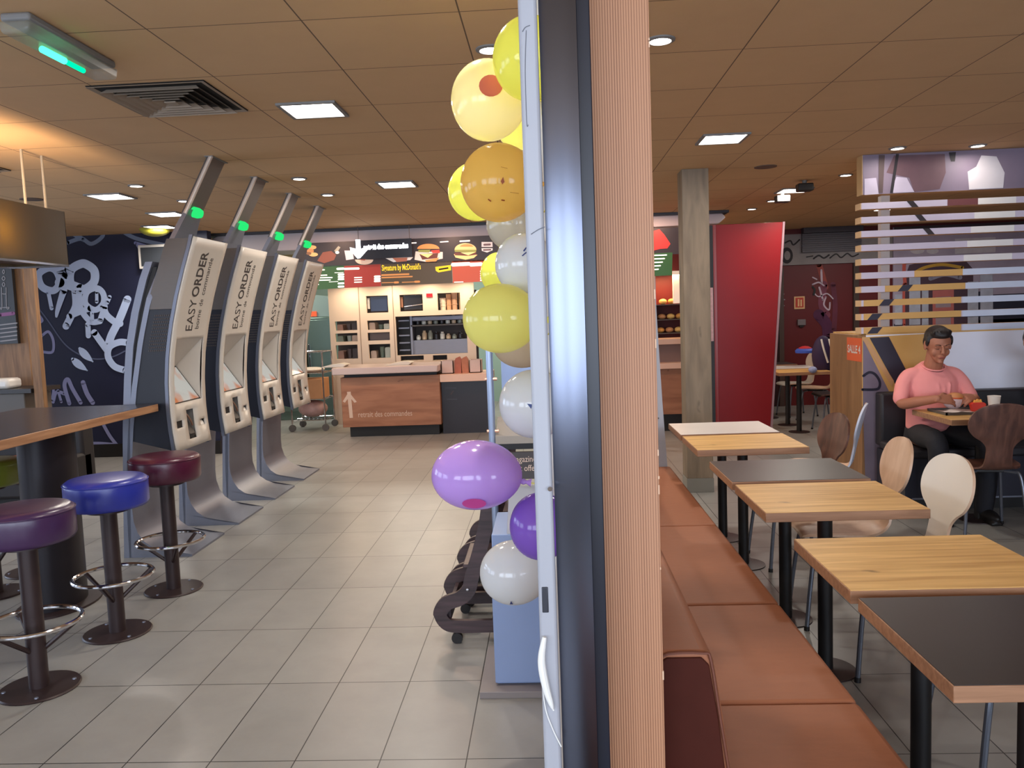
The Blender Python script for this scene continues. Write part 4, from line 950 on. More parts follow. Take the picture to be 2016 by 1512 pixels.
t = board('menu_brown', [(749.5, 520), (889, 514), (891, 557), (751, 563.5)], (44, 34, 26), (92, 72, 46), .5, 'dark brown lit menu board with yellow script, widest of the row')
p = at(752, 533, Y=YM)
lettering('lettering', "Signature by McDonald's", .098, lambda u, v: (p.x+u*.49, YM-.004, p.z+v), Yl, t, bold=.002, o=t.location)
bars(t, [(kk(1240, 445), kk(1615, 430), 3.4), (kk(1240, 480), kk(1665, 464), 2.6), (kk(1240, 552), kk(1400, 548), 1.6), (kk(1420, 548), kk(1465, 546), 4), (kk(1525, 546), kk(1700, 540), 1.6), (kk(1710, 538), kk(1765, 536), 4)], Tn)
b = B(t.location); poly(b, k2([(705, 600), (985, 565), (990, 660), (760, 700), (715, 670)]), onwall(YM, .004)); b.build('yellow_ribbon', Yl, t, smooth=0)
b = B(t.location); stroke(b, k2([(780, 645), (930, 620)]), 3, onwall(YM, .006), 2); b.build('ribbon_text', M_hole, t, smooth=0)
t = board('menu_orange', [(889.5, 514), (962, 511), (958, 554), (891.5, 557)], (150, 50, 30), (196, 92, 56), .45, 'orange red lit menu board, last one before the balloons')
bars(t, [(k2([(1020, 560)])[0], k2([(1310, 545)])[0], 7), (k2([(1350, 560)])[0], k2([(1530, 550)])[0], 7), (k2([(1050, 876)])[0], k2([(1205, 870)])[0], 1.6)] + [(k2([(1525, y)])[0], k2([(1578, y)])[0], 3) for y in (680, 720, 760, 800, 840)], W_)
# boards seen right of the wooden post
t = thing('food_banner', at(1305, 475, Y=9.72), 'black banner with a red blob shape, seen between post and oak column', 'food banner')
YM2 = 9.72; b = B(t.location); P4 = [(1262, 450), (1342, 447), (1342, 500), (1262, 503)]; b.rings([[at(*p, Y=YM2) for p in P4], [at(*p, Y=YM2+.05) for p in P4]]); b.build('board', MATS['banner_black'], t, smooth=0)
b = B(t.location); poly(b, [(1285, 455), (1298, 451), (1308, 462), (1320, 480), (1314, 489), (1300, 490), (1284, 494)], onwall(YM2, .004)); b.build('red_picture', em('pic_red', (170, 40, 34), (170, 40, 34), .5), t, smooth=0)
t = thing('menu_board', at(1300, 520, Y=9.72), 'green lit menu board seen between the wooden post and the oak column', 'menu board', 'lit menu boards over the counter')
b = B(t.location); P4 = [(1262, 500), (1324, 497), (1323, 542), (1262, 545)]; b.rings([[at(*p, Y=YM2-.01) for p in P4], [at(*p, Y=YM2+.05) for p in P4]]); b.build('light_box', MATS['menu_green'], t, smooth=0)
for i, y in enumerate((503, 510, 517, 524, 531)):
    b = B(t.location); stroke(b, [(1284, y), (1312-i*4, y-1)], 2.4, onwall(YM2-.01, .004), 2); b.build('menu_text', W_, t, smooth=0)

# ------------------------------------------------------------ pickup counter
t = thing('pickup_counter', (-2.1, 10.9, 0), 'rustic oak pickup counter with a white arrow and retrait des commandes', 'counter')
B(t.location).box(-2.775, -1.46, 10.60, 11.3, .14, .80).build('oak_front', M_counterwood, t, bevel=.004)
B(t.location).box(-2.70, -1.50, 10.68, 11.2, 0, .14).build('plinth', M_black, t, smooth=0)
B(t.location).box(-2.74, -1.50, 10.66, 11.2, .80, .845).build('shadow_gap', M_black, t, smooth=0)
B(t.location).prism([(-2.86, 10.50), (-1.47, 10.50), (-1.46, 10.52), (-1.46, 11.3), (-2.86, 11.3)], 'z', .845, .935).build('white_worktop', mat('solid_white', (196, 176, 170), .3), t, bevel=.01)
f = onwall(10.60, .004); k7 = lambda x, y: (580+x/4.8, 660+y/4.8)
M_print = mat('print_cream', (206, 178, 158), .6)
b = B(t.location); poly(b, [k7(495, 535), k7(530, 533), k7(552, 780), k7(520, 782)], f); b.build('printed_arrow_stem', M_print, t, smooth=0)
b = B(t.location); poly(b, [k7(455, 625), k7(512, 535), k7(588, 630), k7(565, 638), k7(518, 580), k7(475, 638)], onwall(10.60, .0055)); b.build('printed_arrow_head', M_print, t, smooth=0)
p = at(*k7(600, 775), Y=10.596)
lettering('lettering', 'retrait des commandes', .105, lambda u, v: (p.x+u*.74, 10.596, p.z+v), M_print, t, o=t.location)
t = thing('side_counter', (-1.1, 10.9, 0), 'lower dark fronted counter with a pale top beside the pickup counter', 'counter')
B(t.location).box(-1.455, -.80, 10.72, 11.3, 0, .70).build('front', mat('counter_night', (34, 30, 38), .35), t, smooth=0)
B(t.location).box(-1.455, -.78, 10.60, 11.3, .70, .80).build('top', mat('counter_blush', (226, 186, 162), .35), t, bevel=.005)
b = B(t.location); f = onwall(10.72, .004)
for L in ([(877, 764), (898, 764)], [(880, 786), (900, 786)]): stroke(b, L, .8, f, 2)
b.build('faint_square', mat('faint_line', (84, 84, 96), .5), t, smooth=0)
b = B(t.location); stroke(b, [(888, 776), (892, 770)], 2, f, 2); b.build('faint_mark', mat('faint_mark', (80, 56, 52), .5), t, smooth=0)
for x0, x1, l in ((870, 894, 'white open carton on the lower counter, left one'), (925, 948, 'white open carton on the lower counter, right one')):
    a, c = at(x0, 736, Y=10.8), at(x1, 736, Y=10.8)
    o = B((a.x, 10.9, .8)); o.box(a.x, c.x, 10.75, 10.76, .8, .97).box(a.x, c.x, 11.0, 11.01, .8, .97).box(a.x, a.x+.01, 10.75, 11.0, .8, .97).box(c.x-.01, c.x, 10.75, 11.0, .8, .97).box(a.x, c.x, 10.75, 11.0, .80, .81)
    tag(o.build('carton', mat('carton_white', (206, 182, 172), .6), smooth=0), l, 'carton', 'cartons on the lower counter')
for x, m_, l in ((903, (176, 104, 84), 'pinkish paper bag standing between the white cartons, left one'), (916, (186, 120, 92), 'pinkish paper bag standing between the white cartons, right one')):
    a = at(x, 735, Y=10.8); o = B((a.x, 10.85, .8)).prism([(a.x-.05, .80), (a.x+.05, .80), (a.x+.045, .98), (a.x+.02, 1.02), (a.x-.03, 1.0), (a.x-.045, .97)], 'y', 10.78, 10.86)
    tag(o.build('paper_bag', mat('bag_%d' % x, m_, .8, noise=.2, nscale=20), smooth=0), l, 'paper bag', 'paper bags on the lower counter')
for L, l in (([(600, 712), (640, 704), (690, 708), (660, 716)], 'flat pale tray at the left end of the pickup worktop'), ([(755, 706), (800, 701), (812, 706), (790, 713)], 'white folded tray lifted on the pickup worktop')):
    a = at(L[0][0]+58, 715, Y=10.9) if L[0][0] == 600 else at(785, 710, Y=10.9)
    o = B((a.x, 10.9, .935)); o.prism([(a.x-.17, .935), (a.x+.16, .935), (a.x+.20, .965), (a.x+.12, .985), (a.x-.05, .965)], 'y', 10.75, 11.0)
    tag(o.build('serving_tray', M_creamlam, bevel=.004), l, 'tray')

# ------------------------------------------------------------ kitchen unit with openings
YU = 12.0
k8 = lambda x, y: (640+x/6.3, 560+y/6.3)
OP = {'a1': (120, 460, 400, 565), 'a2': (125, 610, 405, 705), 'a3': (130, 755, 410, 920), 'b0': (505, 145, 785, 345), 'b1': (520, 450, 800, 555), 'b2': (525, 600, 805, 690), 'b3': (540, 745, 815, 910),
      'c0': (920, 130, 1215, 325), 'd0': (1390, 110, 1680, 310), 'big': (870, 400, 1770, 850), 'e1': (935, 890, 1225, 940), 'e2': (1335, 880, 1515, 940)}
def hw(r):
    a, c = at(*k8(r[0], r[1]), Y=YU), at(*k8(r[2], r[3]), Y=YU); return (a.x, c.x, c.z, a.z)
t = thing('kitchen_shelving_unit', (-2.1, YU, 0), 'cream kitchen pass unit with rows of square openings behind the counter', 'shelving unit')
HW = {k: hw(v) for k, v in OP.items()}
ux0, ux1, uz1 = at(645, 568, Y=YU).x, at(932, 558, Y=YU).x, 2.06
framed(B(t.location), ux0, ux1, 0, uz1, list(HW.values()), YU, YU+.05).build('front', mat('unit_cream', (226, 204, 184), .45), t, smooth=0)
B(t.location).box(ux0, ux1, YU+.42, YU+.45, 0, 1.95).build('back', mat('unit_back', (70, 62, 60), .6), t, smooth=0)
for k, (x0, x1, z0, z1) in HW.items():
    if k == 'big': continue
    b = B(t.location); b.box(x0-.01, x1+.01, YU+.05, YU+.42, z0-.012, z0)
    b.build('shelf_board', MATS['unit_cream'], t, smooth=0)
for x in (435, 855): a = at(*k8(x, 500), Y=YU); B(t.location).box(a.x-.005, a.x+.005, YU-.003, YU, 0, uz1).build('seam', mat('seam_tan', (150, 124, 104), .6), t, smooth=0)
def obj(name, b, m, label, cat, group=None, **k): return tag(b.build(name, m, **k), label, cat, group)
x0, x1, z0, z1 = HW['b0']; obj('monitor', B((x0, YU+.1, z0)).box(x0+.05, x1-.02, YU+.06, YU+.09, z0+.02, z1-.01), mat('screen_navy', (26, 36, 66), .25), 'dark blue monitor in the upper opening of the cream kitchen unit', 'monitor', bevel=.004)
x0, x1, z0, z1 = HW['c0']; obj('monitor', B((x0, YU+.1, z0)).box(x0+.05, x1-.02, YU+.06, YU+.09, z0+.02, z1-.01), mat('screen_black', (30, 24, 20), .25), 'black monitor next to the red digital display', 'monitor', bevel=.004)
obj('strip_bar', B((x0, YU+.04, z0+.06)).tube([(x0+.06, YU+.045, z0+.07), (x1-.01, YU+.045, z0+.10)], .008), M_chrome, 'thin metal bar across the black monitor opening', 'metal bar')
for i, (k, c) in enumerate((('b0', (230, 226, 220)), ('c0', (170, 120, 96)))):
    x0, x1, z0, z1 = HW[k]
    obj('hand_tool_set', B((x0, YU+.1, z0)).box(x0+.005, x0+.035, YU+.06, YU+.1, z0+.06, z1-.03), mat('tool_%d' % i, c, .5), ['white clip strip left of the dark blue monitor', 'tan clip strip left of the black monitor'][i], 'clip strip', bevel=.003)
a = at(*k8(1295, 133), Y=YU); obj('digital_display', B(a).box(a.x-.045, a.x+.045, YU-.02, YU-.001, a.z-.025, a.z+.025), em('led_red', (150, 10, 20), (220, 10, 30), .9), 'small red digital display on the cream kitchen unit', 'display')
x0, x1, z0, z1 = HW['d0']
for i, (dx, r, h, c) in enumerate(((.06, .05, .18, (232, 216, 196)), (.15, .042, .235, (196, 150, 116)), (.235, .045, .25, (190, 150, 122)), (.33, .035, .25, (166, 140, 110)))):
    obj('cup_stack', B((x0+dx, YU+.15, z0)).lathe([(r*.8, z0), (r*.85, z0+h*.3), (r, z0+h*.32), (r*.85, z0+h*.36), (r*.9, z0+h*.6), (r, z0+h*.62), (r*.9, z0+h*.66), (r, z0+h), (0, z0+h)], (x0+dx, YU+.15, 0), 20), mat('cups_%d' % i, c, .5),
        ['short stack of white cups, leftmost in the upper right opening', 'tan cup stack second from left in the upper right opening', 'tan cup stack third from left in the upper right opening', 'narrow tan cup stack rightmost in the upper right opening'][i], 'cup stack', 'cup stacks in the kitchen unit')
rr = random.Random(11)
pal = [((150, 118, 104), 'brown'), ((196, 176, 160), 'pale'), ((96, 84, 84), 'grey'), ((120, 134, 120), 'greenish'), ((60, 52, 54), 'dark'), ((186, 196, 186), 'mint')]
for k, row in (('a1', 'top left opening'), ('a2', 'second left opening'), ('a3', 'bottom left opening'), ('b1', 'upper opening of the second column'), ('b2', 'middle opening of the second column'), ('b3', 'bottom opening of the second column')):
    x0, x1, z0, z1 = HW[k]; w_ = (x1-x0); n = 1 if k == 'b2' else 3; used = []
    for i in range(n):
        c, nm = pal[(i*2+len(k)+ord(k[0])+int(k[1])*3) % 6] if n > 1 else pal[2]
        a, c1 = x0+w_*(i/n)+.01, x0+w_*((i+1)/n)-.01; h = (z1-z0)*(rr.uniform(.5, .85) if n > 1 else .93)
        o = B(((a+c1)/2, YU+.2, z0))
        if i == 1: o.lathe([((c1-a)*.36, z0), ((c1-a)*.44, z0+h), ((c1-a)*.40, z0+h), (0, z0+h*.9)], ((a+c1)/2, YU+.2, 0), 18)
        else: o.prism([(a, z0), (c1, z0), (c1-.005, z0+h*.9), (c1-.02, z0+h), (a+.01, z0+h), (a, z0+h*.85)], 'y', YU+.08, YU+.34)
        obj('food_container', o, mat('cont_'+nm, c, .5), '%s food container, %s in the %s' % (nm, ('only one' if n == 1 else ('left', 'middle', 'right')[i]), row), 'container', 'food containers in the kitchen unit', smooth=40)
# steel pass inside the large opening
x0, x1, z0, z1 = HW['big']
t = thing('steel_pass_shelf', ((x0+x1)/2, YU+.3, z0), 'stainless steel kitchen pass with two shelves in the large opening', 'steel shelf')
xs = x0+(x1-x0)*.22
B(t.location).box(xs, x1, YU+.12, YU+.40, z0, z0+.21).build('steel_front', M_steel, t, smooth=0)
B(t.location).box(xs-.02, x1, YU+.08, YU+.40, z0+.42, z0+.44).build('shelf', M_steeld, t, smooth=0)
B(t.location).box(xs-.03, xs, YU+.08, YU+.40, z0, z1).build('post', M_steel, t, smooth=0)
B(t.location).box(xs-.02, x1, YU+.12, YU+.40, z1-.08, z1-.01).build('lamp_housing', M_steel, t, bevel=.01)
B(t.location).box(x0+.01, xs-.06, YU+.25, YU+.40, z0, z1-.03).build('dark_rack', M_black, t, smooth=0)
for i in range(5): z = z0+.06+i*.11; B(t.location).box(x0+.02, xs-.05, YU+.12, YU+.25, z, z+.02).build('rack_tray', M_steel, t, smooth=0)
for lv, zz in (('lower', z0+.212), ('upper', z0+.442)):
    for i in range(8):
        xx = xs+.07+i*(x1-xs-.1)/8; c = [(226, 232, 226), (40, 38, 44), (150, 160, 150), (210, 190, 160)][(i*3+(lv == 'upper')) % 4]; h = rr.uniform(.07, .14)
        nm = ['first', 'second', 'third', 'fourth', 'fifth', 'sixth', 'seventh', 'eighth'][i]
        obj('sauce_jar', B((xx, YU+.2, zz)).lathe([(.025, zz), (.036, zz+.01), (.036, zz+h*.7), (.022, zz+h*.85), (.022, zz+h), (0, zz+h)], (xx, YU+.2, 0), 16), mat('jar_%d' % c[0], c, .3), '%s small jar from the left on the %s steel pass shelf' % (nm, lv), 'jar', 'jars on the steel pass')
# fridges left of the unit
for i, (xa, xb, l) in enumerate(((-4.35, -3.86, 'tall pale green fridge door left of the wire trolley'), (-3.84, -3.38, 'tall pale green fridge door directly left of the cream unit'))):
    t = thing('fridge', ((xa+xb)/2, 13.0, 0), l, 'fridge', 'tall kitchen fridges')
    B(t.location).box(xa, xb, 12.75, 13.4, 0, 1.62).build('body', mat('fridge_steel', (118, 140, 132), .3, .5), t, bevel=.01)
    B(t.location).box(xa+.01, xb-.01, 12.73, 12.75, .14, 1.58).build('door', MATS['fridge_steel'], t, bevel=.004)
    B(t.location).box(xa+.03, xa+.05, 12.70, 12.73, .8, 1.2).build('handle', M_chrome, t, bevel=.003)
hd = obj('kitchen_hood', B((-3.9, 13.2, 1.8)).prism([(-4.5, 1.63), (-3.35, 1.63), (-3.5, 1.95), (-4.5, 2.1)], 'y', 12.8, 13.5), mat('hood_steel', (160, 182, 176), .35, .3), 'steel extractor hood above the pale green fridges', 'extractor hood', smooth=0)
a = at(614, 618, Y=12.7); B(Vector((-3.9, 13.2, 1.8))).box(a.x-.05, a.x+.05, 12.78, 12.795, a.z-.04, a.z+.04).build('lit_notice', em('notice_orange', (200, 80, 50), (230, 90, 50), .6), hd, smooth=0)

# ------------------------------------------------------------ wire trolley
t = thing('wire_trolley', (-3.55, 11.9, 0), 'chrome wire trolley with goods between the last kiosk and the pickup counter', 'trolley')
tx0, tx1, ty0, ty1 = -3.70, -3.22, 11.35, 11.85
for x in (tx0, tx1):
    for y in (ty0, ty1):
        B(t.location).cyl((x, y, .1), (x, y, 1.12), .012, n=10).build('upright', M_chrome, t)
        c = B(t.location).cyl((x, y-.015, .05), (x, y+.015, .05), .05, n=18).build('caster', M_steeld, t)
for z in (.15, .45, .82, 1.12):
    b = B(t.location); nW = 9
    for k in range(nW): x = tx0+(tx1-tx0)*k/(nW-1); b.tube([(x, ty0, z), (x, ty1, z)], .004, 5)
    for k in (0, 4, 8): y = ty0+(ty1-ty0)*k/8; b.tube([(tx0, y, z+.006), (tx1, y, z+.006)], .006, 5)
    b.build('wire_shelf', M_chrome, t)
obj('cardboard_box', B((-3.45, 11.6, .83)).box(-3.66, -3.26, 11.38, 11.8, .46, .74), mat('cardboard', (196, 140, 96), .8, noise=.1), 'orange brown cardboard box on the middle shelf of the wire trolley', 'box', bevel=.003)
obj('plastic_sack', B((-3.45, 11.6, .2)).ell((-3.46, 11.6, .30), (.21, .2, .125)), mat('sack_pink', (176, 140, 136), .5, noise=.4, nscale=12, bump=.6), 'crumpled pinkish plastic sack on the bottom shelf of the wire trolley', 'sack')
obj('lid_pile', B((-3.45, 11.6, .85)).ell((-3.46, 11.6, .868), (.2, .2, .035)), mat('lids_white', (226, 214, 200), .5, noise=.3, nscale=30, bump=.5), 'pale heap of packets on top shelf of the wire trolley', 'packets')

# ------------------------------------------------------------ counter part seen right of the post
t = thing('pastry_counter', (1.5, 10.5, 0), 'oak fronted counter with two pale ledges behind the oak column', 'counter')
B(t.location).box(.6, 1.78, 10.3, 10.9, .22, .80).build('front', M_counterwood, t, bevel=.003)
B(t.location).box(.6, 1.80, 10.26, 10.9, .80, .87).build('top', MATS['counter_blush'], t, bevel=.004)
B(t.location).box(.6, 1.76, 10.36, 10.9, 0, .22).build('plinth', M_black, t, smooth=0)
B(t.location).box(.6, 1.76, 10.5, 10.9, .87, 1.10).build('riser', mat('riser_grey', (130, 104, 96), .5), t, smooth=0)
B(t.location).box(.6, 1.80, 10.42, 10.9, 1.10, 1.17).build('upper_ledge', MATS['counter_blush'], t, bevel=.004)
t = thing('pastry_case', (1.5, 11.2, 1.17), 'warmly lit dark red pastry case with shelves behind the oak column', 'pastry case')
B(t.location).box(1.30, 2.0, 11.3, 11.34, 0, 2.3).build('back', mat('case_red', (110, 26, 24), .5), t, smooth=0)
B(t.location).box(1.36, 1.43, 10.92, 11.3, 1.1, 2.0).build('side', MATS['unit_cream'], t, smooth=0)
for z in (1.22, 1.40, 1.60): B(t.location).box(1.43, 1.98, 10.95, 11.3, z, z+.012).build('shelf', M_steeld, t, smooth=0)
PC = [((232, 170, 90), 'golden'), ((206, 150, 104), 'brown'), ((240, 196, 120), 'yellow')]
for i, z in enumerate((1.234, 1.414, 1.614)):
    for j in range(3):
        x = 1.50+j*.12+.02*i; c, nm = PC[(i+j) % 3]
        obj('pastry', B((x, 11.05, z)).ell((x, 11.05, z+.035), (.055, .06, .038), 16, 10), mat('pastry_'+nm, c, .6, noise=.25, nscale=25, bump=.4), '%s pastry, %s on the %s shelf of the red case' % (nm, ('left', 'middle', 'right')[j], ('bottom', 'middle', 'top')[i]), 'pastry', 'pastries in the red case')
area('case_lamp', (1.6, 11.0, 2.0), (0, 0, 0), .4, .1, 7, (1, .6, .3))
a = at(1335, 570, Y=11.0); obj('paper_roll_stack', B((a.x, 11.0, 1.8)).box(a.x-.07, a.x+.04, 10.98, 11.02, 1.62, 2.05), em('lit_white', (230, 210, 190), (230, 210, 190), .4), 'lit white list hanging in front of the red case', 'notice')
a = at(1402, 600, Y=8.6); obj('chalk_strip', B((a.x, 8.62, 1.3)).box(a.x-.022, a.x+.020, 8.645, 8.66, at(1402, 672, Y=8.6).z, at(1402, 566, Y=8.6).z), mat('strip_pink', (190, 150, 150), .6, noise=.3, nscale=40), 'narrow pinkish notice strip right of the oak column', 'notice')
obj('dark_frame', B((a.x, 8.7, 0)).box(a.x-.03, a.x+.03, 8.66, 8.70, 0, 2.4), M_black, 'dark narrow upright between the oak column and the red panel', 'upright')

# ------------------------------------------------------------ right back wall: door, band, shutter, signs
YW = YR
M_band = mat('graffiti_band', (142, 136, 136), .7, noise=.25, nscale=5)
struct('trim_1', B().box(2.13, 5.19, YW-.03, YW, 2.14, 2.60), M_band, smooth=0)
t = thing('roller_shutter', (4.3, YW-.06, 2.45), 'grey slatted roller shutter under the ceiling on the red back wall', 'shutter')
b = B(t.location); x0, x1 = at(1576, 480, Y=YW).x, at(1692, 480, Y=YW).x
for i in range(9): z = 2.32+i*.031; b.box(x0, x1, YW-.09+.01*(i % 2), YW-.04, z, z+.028)
b.build('slats', mat('shutter_grey', (88, 84, 92), .5), t, smooth=0)
B(t.location).box(x0, x1, YW-.16, YW-.03, 2.60, CEIL-.002).build('top_box', mat('shutter_dark', (66, 62, 70), .5), t, smooth=0)
sgw = [q for q in bpy.data.objects if q.name == 'trim_1'][0]
b = B(); f = onwall(YW-.03, .004)
disc(b, 1549, 503, 12, 16, f)
b.build('painted_wheel', mat('band_black', (44, 40, 44), .7), sgw, smooth=0)
b = B(); disc(b, 1550, 503, 6, 9, onwall(YW-.03, .006)); b.build('painted_hub', M_band, sgw, smooth=0)
for L, wd in (([(1546, 478), (1556, 474), (1562, 482), (1574, 472)], 3), ([(1602, 509), (1612, 503), (1622, 508), (1632, 502)], 3.2), ([(1634, 508), (1646, 500), (1656, 507), (1668, 499), (1678, 505), (1690, 500)], 2.6), ([(1588, 506), (1600, 504)], 2.2)):
    b = B(); stroke(b, L, wd, f); b.build('painted_curl', MATS['band_black'], sgw, smooth=0)
b = B(); a, c = at(1531, 540, Y=YW).x, at(1549, 540, Y=YW).x
dr = struct('door_1', B().box(a-.9, a+.0, YW-.05, YW, 0, 2.05), mat('door_dark', (46, 16, 20), .4), smooth=0)
B().box(a, a+.07, YW-.07, YW, 0, 2.10).box(a-.9, a, YW-.07, YW, 2.05, 2.10).build('door_frame', mat('frame_brown', (74, 56, 50), .5), dr, smooth=0); b.bm.free()
x = at(1685, 560, Y=YW).x; struct('trim_2', B().box(x-.05, x+.03, YW-.05, YW, 0, 2.14), mat('trim_brown', (70, 54, 48), .5), smooth=0)
a, c = at(1563, 584, Y=YW), at(1584, 608, Y=YW)
t = thing('fire_sign', (a.x, YW-.02, a.z), 'small red and cream fire equipment sign on the dark red back wall', 'sign')
B(t.location).box(a.x, c.x, YW-.012, YW-.004, c.z, a.z).build('plate', mat('sign_cream', (226, 180, 130), .5), t, smooth=0)
B(t.location).box(a.x+.02, c.x-.02, YW-.016, YW-.012, c.z+.025, a.z-.02).build('red_field', mat('sign_red', (190, 60, 40), .5), t, smooth=0)
B(t.location).box(a.x+.05, a.x+.075, YW-.02, YW-.016, c.z+.04, a.z-.04).build('symbol', MATS['sign_cream'], t, smooth=0); B(t.location).box(a.x+.09, a.x+.115, YW-.02, YW-.016, c.z+.04, a.z-.05).build('symbol', MATS['sign_cream'], t, smooth=0)
a, c = at(1569, 629, Y=YW), at(1585, 640, Y=YW)
t = thing('wall_switch', (a.x, YW-.02, a.z), 'grey wall switch box below the fire sign', 'switch')
B(t.location).box(a.x, c.x, YW-.04, YW-.002, c.z, a.z).build('box', mat('switch_grey', (120, 112, 116), .5), t, bevel=.005); B(t.location).box(a.x+.03, c.x-.03, YW-.03, YW-.002, c.z-.03, c.z).build('lower_tab', M_black, t, bevel=.003)
# graffiti splash on the red wall
wr2 = wr; cols = [((150, 70, 62), [(1612, 520), (1618, 540), (1625, 565)], 12), ((120, 60, 80), [(1622, 560), (1618, 600), (1628, 620)], 14), ((78, 30, 66), [(1612, 620), (1628, 640), (1630, 668)], 22), ((96, 40, 60), [(1640, 560), (1644, 600), (1642, 650)], 10)]
for i, (c, L, wd) in enumerate(cols):
    b = B(); stroke(b, L, wd, onwall(YW, .003+.001*i)); b.build('painted_cloud', mat('cloud_%d' % i, c, .7, noise=.4, nscale=6), wr, smooth=0)
for i, (L, wd) in enumerate((([(1617, 532), (1618, 556)], 4), ([(1600, 560), (1612, 556), (1622, 562)], 3), ([(1603, 577), (1612, 584), (1628, 578), (1640, 588)], 2.4), ([(1613, 566), (1620, 590)], 3.6), ([(1626, 585), (1622, 600), (1632, 610), (1634, 596)], 3), ([(1600, 546), (1608, 550)], 2.6), ([(1530, 578), (1543, 579)], 2), ([(1530, 588), (1545, 590)], 2), ([(1530, 600), (1544, 602)], 1.6))):
    b = B(); stroke(b, L, wd, onwall(YW if L[0][0] > 1560 else YW-.05, .0085)); b.build('painted_highlight', mat('hl_white', (196, 176, 190), .6), wr, smooth=0)
b = B(); stroke(b, [(1600, 565), (1604, 571), (1602, 580)], 4, onwall(YW, .009)); b.build('painted_shadow', M_black, wr, smooth=0)

# train mural on the right part of the back wall
M_mur = mat('mural_violet', (176, 164, 184), .6, noise=.35, nscale=2.2)
t = thing('mural_panel', (6.3, YW-.03, 1.6), 'printed mural of a train and windows on the back wall behind the slats', 'mural')
B(t.location).prism([(5.20, .0), (8.1, .0), (8.1, 2.64), (5.20, 2.64)], 'y', YW-.03, YW-.004).build('print', M_mur, t, smooth=0)
def mp(name, c, shapes, off, n_=.15):
    for s in shapes:
        b = B(t.location); f = onwall(YW-.03, off)
        if s[0] == 'p': poly(b, s[1], f)
        elif s[0] == 's': stroke(b, s[1], s[2], f)
        else: disc(b, *s[1:], f)
        b.build(name, mat('mur_%d_%d_%d' % c, c, .6, noise=n_, nscale=8), t, smooth=0)
rect = lambda x0, y0, x1, y1: [(x0, y0), (x1, y0-(x1-x0)*.045), (x1, y1-(x1-x0)*.045), (x0, y1)]
mp('dark_zone', (44, 46, 66), [('p', rect(1905, 575, 1930, 660)), ('p', rect(1955, 580, 2020, 655)), ('p', rect(1760, 638, 2020, 668))], .004)
mp('carriage_front', (84, 62, 76), [('p', [(1782, 545), (1790, 522), (1840, 508), (1900, 512), (1916, 530), (1916, 640), (1782, 650)])], .005)
mp('orange_outline', (206, 96, 84), [('s', [(1782, 560), (1780, 525), (1788, 516), (1850, 512), (1880, 512), (1935, 510)], 7), ('s', [(1779, 560), (1780, 640)], 5)], .006)
mp('yellow_arch', (206, 160, 60), [('s', [(1796, 540), (1820, 527), (1855, 521), (1895, 527)], 6)], .007)
mp('pale_window', (190, 196, 214), [('p', rect(1790, 540, 1812, 640)), ('p', rect(1930, 535, 1954, 560)), ('p', rect(1930, 566, 1955, 640)), ('p', rect(1905, 555, 1926, 650)), ('p', rect(1815, 562, 1828, 640)), ('p', rect(1762, 580, 1776, 640))], .008, .3)
mp('arch_window', (150, 148, 168), [('s', [(1832, 548), (1860, 540), (1890, 546)], 9)], .009)
mp('pink_door', (196, 112, 108), [('p', rect(1836, 572, 1878, 650))], .009); mp('door_pane', (170, 150, 160), [('p', rect(1842, 585, 1872, 606)), ('p', rect(1842, 620, 1872, 640))], .010)
mp('rail_line', (26, 28, 46), [('s', [(1762, 627), (1860, 624), (2016, 618)], 3.2)], .011)
mp('pale_cloud', (206, 200, 206), [('d', 1836, 494, 12, 6), ('d', 1806, 493, 14, 7), ('p', rect(1880, 470, 1960, 500))], .006, .2)
mp('dark_sky_band', (60, 52, 60), [('p', rect(1760, 447, 2020, 458))], .0065)

# ------------------------------------------------------------ small tables and chairs at the back right
tb = copy_tree(t0); place(tb, (3.0, 9.95, 0), 'far oak topped table standing right of the red panel', 0, 'tables by the red back wall')
top = [q for q in bpy.data.objects if q.parent == tb and q.name.startswith('tabletop')][0]; lo = [q for q in bpy.data.objects if q.parent == top][0]; lo.data = lo.data.copy(); lo.data.materials.clear(); lo.data.materials.append(M_oak)
tb = copy_tree(t0); place(tb, (3.04, 10.56, 0), 'far white topped table behind the far oak topped one', 0, 'tables by the red back wall')
tb = copy_tree(t0); place(tb, (3.0, 11.3, 0), 'farthest dark topped table by the red back wall', 0, 'tables by the red back wall')
top = [q for q in bpy.data.objects if q.parent == tb and q.name.startswith('tabletop')][0]; lo = [q for q in bpy.data.objects if q.parent == top][0]; lo.data = lo.data.copy(); lo.data.materials.clear(); lo.data.materials.append(M_darktop)
G2 = 'chairs around the far tables'
place(copy_tree(cB), (3.42, 11.45, 0), 'cream shell chair by the red back wall, farthest one', HP+.2, G2)
place(copy_tree(cA), (3.44, 10.75, 0), 'beech shell chair with a blue and red cap hung on its back', HP-.2, G2)
place(copy_tree(cD), (3.42, 9.95, 0), 'black shell chair at the far oak topped table carrying a purple bag', HP, G2)
a = at(1585, 690, Y=10.7)
t = thing('cap', a, 'blue and red cap on the back of the far beech chair', 'cap')
B().lathe([(.12, -.03), (.125, 0), (.10, .025), (0, .03)]).build('brim', mat('cap_blue', (60, 90, 190), .6), t); B().lathe([(.085, .0), (.08, .035), (.04, .055), (0, .06)]).build('crown', mat('cap_red', (190, 40, 50), .6), t)
a = at(1620, 690, Y=9.95)
t = thing('purple_bag', (a.x, 9.95, a.z), 'purple bag with white straps on the black chair at the far table', 'bag')
B().ell((0, 0, -.06), (.13, .10, .24), M=None).build('body', mat('bag_purple', (44, 26, 66), .7, noise=.3, nscale=10, bump=.4), t)
